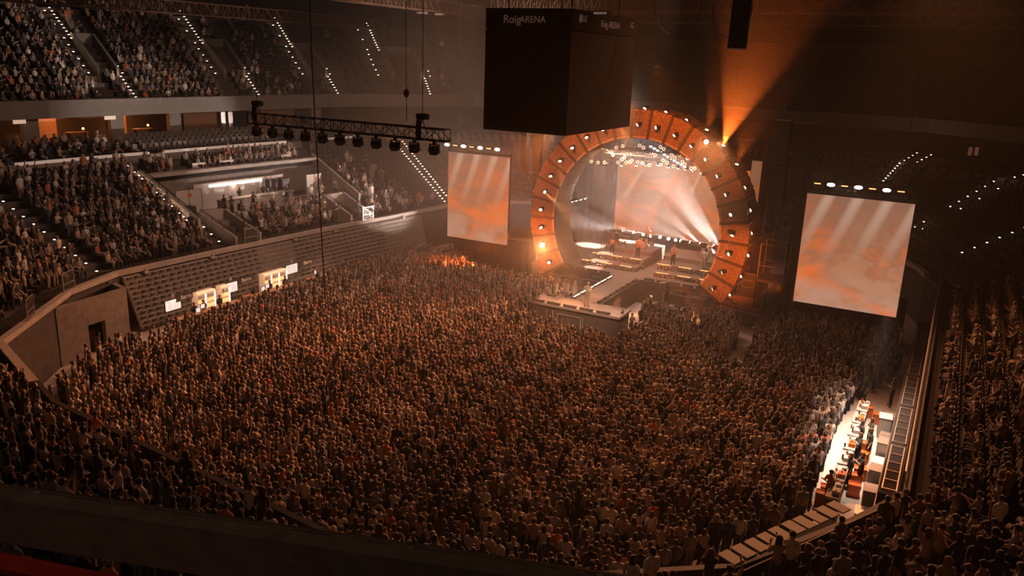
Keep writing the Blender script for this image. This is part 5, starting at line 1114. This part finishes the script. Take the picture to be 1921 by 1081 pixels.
man('security person in a white top in the aisle right of the arch', 'st_cross', 'short', 2, (-10.3, 54.2, 0), (-8, 40), 1.05)
man('dark dressed guard at the barrier corner right of the arch', 'st_down', 'short', 0, (-10.0, 57.6, 0), (-8, 40), 1.1)
for i, (y, d, pz, tp, lb) in enumerate(((50.2, 8.5, 'st_down', 0, 'kiosk worker in black behind the counter, left one'), (52.7, 8.5, 'st_down', 0, 'kiosk worker in black behind the counter, right one'), (53.6, 6.4, 'st_cross', 0, 'customer in black leaning on the concession counter'), (49.3, 5.6, 'st_phone', 0, 'person in black with raised arms before the concession counter'), (51.2, 5.4, 'st_clap', 2, 'person in a white top before the counter'), (55.2, 5.2, 'st_down', 2, 'person in white at the platform railing, left of three'), (56.0, 5.2, 'st_down', 3, 'person in grey at the platform railing, middle of three'), (56.4, 5.3, 'st_clap', 6, 'person in beige at the platform railing, right of three'), (46.7, 6.0, 'st_down', 0, 'tall guard in black standing left of the counter'), (46.8, 5.2, 'st_cross', 1, 'second guard in dark clothes in front of the tall one'), (58.5, 6.0, 'st_one', 6, 'person climbing at the right end of the concession platform'), (44.9, 1.4, 'st_cross', 0, 'steward in black standing in the stairway below the counter'), (57.1, 1.3, 'st_down', 1, 'steward standing in the right stairway of the left stand'))):
    c = P(tL(y), d, 5.03 if d > 4 else 3.75); man(lb, pz, 'short', tp, c, (-21, 50))
man('person in a white shirt standing inside the lit suite', 'st_clap', 'short', 2, P(tL(37.6), 18.4, 10.1), (-21, 50)); man('dark silhouette of a person in the lit suite beside the person in white', 'st_down', 'short', 0, P(tL(35.9), 18.8, 10.1), (-21, 50))
for i, y in enumerate((37.0, 38.4, 43.2, 36.2, 44.8, 41.6)): man('bartender in dark clothes at the glowing coolers, %s from the left' % ords([1, 2, 4, 0, 5, 3][i]), 'st_down', 'short', 0, (BX+1.0, y+.1, 0), (-30, y))
t = thing('wheelchair', 'wheelchair at the head of the stairway before the counter', 'wheelchair', P(tL(47.6), 5.0, 5.03), 0)
for s in (-1, 1): mb = MB(); mb.disc_ring((0, s*.28, .30), (0, 1, 0), .28, .018, 20, 5); mb.build('wheel', black_metal, t)
mb = MB(); mb.box(0, 0, .48, .42, .46, .05); mb.build('seat', black_cloth, t); mb = MB(); mb.box(-.22, 0, .75, .04, .46, .5); mb.build('backrest', black_cloth, t)
man('person sitting in the wheelchair before the counter', 'sit_lap', 'short', 0, P(tL(47.6), 5.0, 5.06), (-21, 50))

# barricades
def barricade(a, b, label, group, h=1.15, m=steel):
    a = Vector(a); b = Vector(b); t = thing('crowd_barrier', label, 'barrier', a, 0, group); v = b-a; mb = MB(); up_ = Vector((0, 0, h))
    mb.bar((0, 0, h), v+up_, .06); mb.bar((0, 0, .1), v+Vector((0, 0, .1)), .05); mb.bar((0, 0, 0), (0, 0, h), .05); mb.bar(v, v+up_, .05); mb.build('frame', m, t)
    mb = MB(); n = max(3, int(v.length/.22))
    for i in range(1, n): q = v*i/n; mb.bar(q+Vector((0, 0, .1)), q+up_, .022)
    mb.build('upright_bars', m, t); w = Vector((-v.y, v.x, 0)).normalized()*.5; mb = MB(); mb.face([(0, 0, .02), v+Vector((0, 0, .02)), v+w+Vector((0, 0, .02)), w+Vector((0, 0, .02))]); mb.face([(0, 0, .03), w+Vector((0, 0, .03)), v+w+Vector((0, 0, .03)), v+Vector((0, 0, .03))]); mb.build('foot_plate', m, t)
def barrun(pts, label, group):
    k = 0
    for a, b in zip(pts[:-1], pts[1:]):
        a = Vector((*a, 0)); b = Vector((*b, 0)); n = max(1, int((b-a).length/1.25))
        for i in range(n): barricade(a+(b-a)*i/n, a+(b-a)*(i+1)/n, '%s, %s section' % (label, ords(k)), group); k += 1
barrun([(-26.0, 49.3), (-28.4, 49.6)], 'pale crowd barrier left of the T platform', 'barriers left of the T platform')
barrun([(-24.3, 52.4), (-24.2, 56.9)], 'pale crowd barrier along the left of the catwalk', 'barriers left of the catwalk')
barrun([(-24.4, 57.2), (-35.4, 57.8)], 'crowd barrier before the left pit', 'barriers before the left pit')
barrun([(-35.6, 57.9), (-38.2, 60.9)], 'tall pale barrier fence below the tall left screen', 'barriers below the left screen')
barrun([(-18.9, 55.4), (-12.0, 57.2)], 'crowd barrier before the right pit', 'barriers before the right pit')
barrun([(-17.6, 49.3), (-17.6, 52.3), (-18.9, 55.4)], 'crowd barrier right of the T platform', 'barriers right of the T platform')
barrun([(-13.0, 58.6), (-9.6, 57.9)], 'grey barrier beside the right leg of the arch', 'barriers right of the arch')
for i, (x, y) in enumerate(((-12.0, 60.1-.8), (-8.2, 60.4))): t = thing('equipment_case', ['large grey equipment case at the foot of the right arch leg', 'small dark case on a frame below the right screen'][i], 'case', (x, y, 0)); mb = MB(); mb.box(0, 0, .7, 1.7-.7*i, .9, 1.1); mb.build('case_body', mat('case_grey', (.2, .17, .155), .6), t, bevel=.03); mb = MB(); mb.box(0, 0, .08, 1.6-.7*i, .8, .12); mb.build('castor_base', black_metal, t)

# ================================================================== RIGHT SIDE BAR
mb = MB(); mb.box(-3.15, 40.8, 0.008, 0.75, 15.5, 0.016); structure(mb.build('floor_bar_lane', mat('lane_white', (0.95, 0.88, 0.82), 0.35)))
for i in range(7):
    y = 34.6+1.75*i; t = thing('bar_counter', 'glossy bar counter section along the white lane on the right, %s from the front' % ords(i), 'counter', (-2.5, y, 0), 0, 'right bar counters')
    mb = MB(); mb.box(0, 0, .5, .45, 1.7, 1.0); mb.build('counter_body', case_black, t); mb = MB(); mb.box(0, 0, 1.02, .55, 1.55, .05); mb.build('countertop', mat('gloss_grey', (.6, .54, .5), .15), t)
    mb = MB(); mb.box(.1, -.3, 1.14, .3, .4, .18); mb.build('drinks_tray', [board_light, orange_plastic][i % 2], t); mb = MB(); mb.box(.12, .45, 1.10, .2, .25, .12); mb.build('drinks_tray', board_light, t)
    for j in range(6): cx, cy = -2.5+random.uniform(-.2, .2), y+random.uniform(-.7, .7); mb = MB(); mb.tube([(cx, cy, 1.045), (cx, cy, 1.045+random.uniform(.1, .26))], [.035, .045], 8); tag(mb.build('drinks_cup', [orange_plastic, board_light, case_black][j % 3]), '%s cup on the right bar, counter %s, %s' % (['orange', 'pale', 'dark'][j % 3], ords(i), ['one end', 'near end', 'nearer middle', 'middle', 'farther middle', 'far end'][j]), 'cup', 'cups on the right bar')
for i in range(12):
    x = -1.15+random.uniform(-.15, .15); y = 34.4+1.08*i; h = random.choice((.5, .8, 1.1)); w_ = random.uniform(.5, .75); m = [steel, board_light, steel, grey_metal][i % 4]
    t = thing('catering_box', '%s catering box behind the right bar, %s from the front' % (['metal', 'pale', 'shiny metal', 'grey'][i % 4], ords(i)), 'box', (x, y, 0), random.uniform(-.1, .1), 'boxes behind the right bar'); mb = MB(); mb.box(0, 0, h/2, w_, .8, h); mb.build('box_body', m, t, bevel=.02); mb = MB(); mb.box(0, 0, h+.02, w_+.04, .84, .04); mb.build('lid', m, t)
for i, (x, y) in enumerate(((-3.0, 35.0), (-2.9, 35.7), (-1.9, 40.2), (-1.8, 38.4), (-1.9, 37.6), (-2.3, 46.3), (-1.7, 45.6), (-1.9, 41.4), (-1.85, 36.6))):
    t = thing('plastic_crate', 'orange plastic crate behind the right bar, %s' % ['nearest the desk row', 'second from the desk row', 'between two workers', 'beside the front worker', 'in front of the metal boxes', 'at the far end, left one', 'at the far end, right one', 'beside the pale box', 'near the shiny box'][i], 'crate', (x, y, 0), random.uniform(-.3, .3), 'orange crates'); mb = MB(); mb.box(0, 0, .28, .5, .42, .56); mb.build('crate_body', orange_plastic, t, bevel=.02); mb = MB()
    for s in (-1, 1): mb.bar((s*.25, -.21, .58), (s*.25, .21, .58), .04)
    mb.bar((-.25, -.21, .58), (.25, -.21, .58), .04); mb.bar((-.25, .21, .58), (.25, .21, .58), .04); mb.build('crate_rim', orange_plastic, t)
for i, (x, y, tp, pz) in enumerate(((-2.2, 37.2, 0, 'st_down'), (-1.75, 37.6, 0, 'st_clap'), (-2.1, 39.8, 0, 'st_clap'), (-1.7, 40.6, 0, 'st_down'), (-2.2, 41.4, 1, 'st_down'), (-1.8, 42.0, 1, 'st_cross'), (-2.7, 48.0, 0, 'st_down'), (-1.3, 48.6, 1, 'st_cross'), (-0.7, 49.4, 1, 'st_down'), (-2.75, 36.0-1.0, 4, 'st_clap'))): man('bar worker in %s top behind the right bar, %s from the front' % (TOPN[tp], ords([1, 2, 3, 4, 5, 6, 7, 8, 9, 0][i])), pz, 'short', tp, (x, y, 0), (-4, y-1))
# wall rails and ladder frames along the right
mb = MB(); mb.box(-0.42, 47.0, 1.0, 0.8, 27, 2.0); tag(mb.build('covered_bench_stack', black_cloth), 'long dark covered stack standing against the right wall', 'stack')
for i, y0 in enumerate((33.8, 38.8, 43.8, 48.8, 53.8)):
    t = thing('wall_frame', 'ladder-like steel frame lying on the dark stack along the right wall, %s from the front' % ords(i), 'frame', (-0.42, y0, 2.03), 0, 'frames on the right wall')
    for s_ in (-1, 1): mb = MB(); mb.bar((s_*.27, 0, .03), (s_*.27, 4.6, .03), .05); mb.build('side_bar', steel, t)
    for k in range(6): mb = MB(); mb.bar((-.27, .05+.9*k, .03), (.27, .05+.9*k, .03), .04); mb.build('rung', steel, t)
mb = MB(); mb.tube([(0.05, 30, 4.75), (0.05, 63, 4.75)], .04, 6)
t = thing('stand_handrail', 'long steel handrail on top of the right stand wall', 'handrail', (0, 0, 0)); mb.build('rail_tube', steel, t); mb = MB()
for k in range(28): mb.tube([(.05, 30+1.22*k, 4.0), (.05, 30+1.22*k, 4.75)], .02, 5)
mb.build('rail_posts', steel, t); mb = MB(); mb.tube([(-.86, 33.5, 1.2), (-.86, 58, 1.2)], .03, 6); tag(mb.build('lower_wall_rail', grey_metal), 'lower steel rail along the foot of the right wall', 'rail')
# row of grey desks along the chamfered near-right corner
t = thing('press_desk', 'grey desk on the ledge of the near right corner, first from the left', 'desk', (0, 0, 0), 0, 'corner desks'); DK = []
mb = MB(); mb.box(0, 0, .95, .66, .46, .05); mb.build('desk_top', mat('desk_grey', (.42, .36, .33), .6), t); mb = MB(); mb.box(-.25, 0, .75, .04, .44, .4); mb.build('desk_front', case_black, t)
ps = [(-3.95, 22.4), (-3.70, 22.95), (-3.42, 23.5), (-3.16, 24.05), (-2.92, 24.6), (-2.62, 25.2), (-2.35, 25.7), (-2.08, 26.25), (-1.80, 26.8), (-1.52, 27.35)]
ang = math.atan2(.55, .27)-PI/2
for i, (x, y) in enumerate(ps):
    if i == 0: t.location = (x-.25, y+.1, 3.1); t.rotation_euler = (0, 0, ang); continue
    dup(t, (x-.25, y+.1, 3.1), ang, 'grey desk on the ledge of the near right corner, %s from the left' % ords(i))
mb = MB(); mb.bar((-4.5, 22.3, 3.0), (-1.6, 28.0, 3.0), 1.0, .2); structure(mb.build('floor_desk_ledge', black_cloth)); mb = MB(); mb.bar((-3.6, 21.4, 4.45), (-.5, 27.3, 4.45), .035); tag(mb.build('corner_handrail', black_metal), 'thin handrail between the corner desks and the spectators', 'handrail')

# ================================================================== AISLE STEP LIGHTS
t = thing('step_light', 'tiny bright step light in a stand aisle', 'step light', (0, 0, -5), 0, 'aisle step lights'); mb = MB(); mb.box(0, 0, 0, .14, .14, .06); mb.build('casing', steel, t); mb = MB(); mb.box(0, 0, .035, .115, .115, .02); mb.build('lens', glow_step, t)
cnt = {}
def step_light(p, where_, first=[True]):
    px, py, D = project(p)
    if not (D > 1 and -5 < px < 1926 and -5 < py < 1086): return
    cnt[where_] = cnt.get(where_, 0)+1; k = cnt[where_]
    lb = 'tiny step light in %s, %s up' % (where_, ords(min(k-1, 29)))
    if first[0]: t.location = p; t['label'] = lb; first[0] = False
    else: dup(t, p, None, lb)
for k, nm in enumerate(('leftmost upper left aisle', 'second upper left aisle', 'third upper left aisle', 'fourth upper left aisle')):
    ta = UPA[k]; tb = ta+1.7
    for i in range(9, N_UP):
        for h in (0, .5): step_light(P(ta-.15, up(i)[0]+.1+.36*h*2, up(i)[1]+.25+.29*h*2), nm+', above stairway')
        if i % 2: step_light(P(ta-.75, up(i)[0]+.1, up(i)[1]+.25), nm+', outer line above stairway')
    for i in range(4, 9): step_light(P(ta-.8, up(i)[0]+.1, up(i)[1]+.25), nm+', left of stairway')
    for i in range(0, 4):
        for h in (0, .5): step_light(P(tb+.1, up(i)[0]+.1+.36*h*2, up(i)[1]+.25+.29*h*2), nm+', lowest flight')
    for i in (4, 5): step_light(P(tb+.45, up(i)[0]+.1, up(i)[1]+.25), nm+', right of stairway')
for i in range(3, 12):
    for h in (0, .5): step_light(P(T42-.35, low(i)[0]+.1+.85*h, low(i)[1]+.5+.44*h), 'the aisle beside the sloping concrete wall')
for i in range(0, 12): step_light(P(tL(33.2), low(i)[0]+.1, low(i)[1]+.08), 'the aisle at the left bend of the stand')
for i in range(0, 4):
    for s in (-.9,): step_light(P(VOMS_LOW[0][0]+s, low(i)[0]+.1, low(i)[1]+.4), 'the aisle left of the stairway below the counter')
for i in range(0, 12):
    for s in (-.3, .3):
        for h in (0, .5): step_light(P(tL(69)+s, low(i)[0]+.1+.43*h*2, low(i)[1]+.3+.22*h*2), 'the far left aisle near the tall screen'+(', left line' if s < 0 else ', right line'))
for i in range(0, 13):
    for s in (-.3, .3):
        if i not in (5, 6) and (s < 0 or i % 2): step_light(P(119.4+s, low(i)[0]+.1, low(i)[1]+.3), 'the far right aisle beside the right screen'+(', left line' if s < 0 else ', right line'))
for j in range(4): step_light(P(119.4, clubrow(j)[0]+.1, clubrow(j)[1]+.3), 'the top of the far right aisle'); step_light(P(120.1, clubrow(j)[0]+.1, clubrow(j)[1]+.3), 'the top of the far right aisle, right line')
for i in range(9, 13):
    for h in (0, .5): step_light(P(114.2, low(i)[0]+.1+.43*h*2, low(i)[1]+.3+.22*h*2), 'the dark aisle above the right screen')
for j in range(4):
    for s in (0, .7): step_light(P(114.2+s, clubrow(j)[0]+.1, clubrow(j)[1]+.3), 'the dark club rows above the right screen'+(', right line' if s else ', left line'))
for i in range(2, 9): step_light(P(126.5, low(i)[0]+.1, low(i)[1]+.5), 'the empty aisle right of the screen')
for i, (x, y) in enumerate(((1820, 284), (1832, 284))):
    c = at_depth(x, y, 88); mb = MB(); mb.box(c[0], c[1], c[2], .32, .1, .75); tag(mb.build('exit_lamp', mat('exit_dim', (.6, .4, .3), emit=(1, .45, .25), es=.07)), 'dim orange lit panel in the dark upper right, %s of two' % ['left', 'right'][i], 'sign', 'dim lit panels')
railing('stand_railing', 'pale railing on the empty dark stand right of the screen', [P(tR(66.5), 8.0, 7.2), P(tR(61.5), 8.0, 7.2)], 1.0, 1.0, grey_metal)

# ================================================================== HAZE
hz = bpy.data.materials.new('haze'); hz.use_nodes = True; nt = hz.node_tree; nt.nodes.clear(); NN = nt.nodes.new; LK = nt.links.new
out = NN('ShaderNodeOutputMaterial'); vs = NN('ShaderNodeVolumeScatter'); vs.inputs['Color'].default_value = (1, 1, 1, 1); vs.inputs['Anisotropy'].default_value = 0.42; LK(vs.outputs[0], out.inputs['Volume'])
# the smoke is thickest around the stage and thins out towards the seats, the roof and the near end
tc = NN('ShaderNodeTexCoord'); sb_ = NN('ShaderNodeVectorMath'); sb_.operation = 'SUBTRACT'; sb_.inputs[1].default_value = (-33, 65, 3); LK(tc.outputs['Object'], sb_.inputs[0])
dv = NN('ShaderNodeVectorMath'); dv.operation = 'DIVIDE'; dv.inputs[1].default_value = (34, 28, 17); LK(sb_.outputs[0], dv.inputs[0])
ln = NN('ShaderNodeVectorMath'); ln.operation = 'LENGTH'; LK(dv.outputs[0], ln.inputs[0])
mr = NN('ShaderNodeMapRange'); mr.interpolation_type = 'SMOOTHSTEP'; mr.inputs[1].default_value = 0.15; mr.inputs[2].default_value = 1.35; mr.inputs[3].default_value = 0.0125; mr.inputs[4].default_value = 0.0009; LK(ln.outputs['Value'], mr.inputs[0]); LK(mr.outputs[0], vs.inputs['Density'])
mb = MB(); mb.box(-26, 50.5, 15.0, 94, 85, 29.8); o = mb.build('stage_haze', hz); tag(o, 'thin smoke haze filling the hall, thickest around the stage', 'haze', None, 'stuff')
SC.cycles.volume_step_rate = 1.0; SC.cycles.volume_max_steps = 64
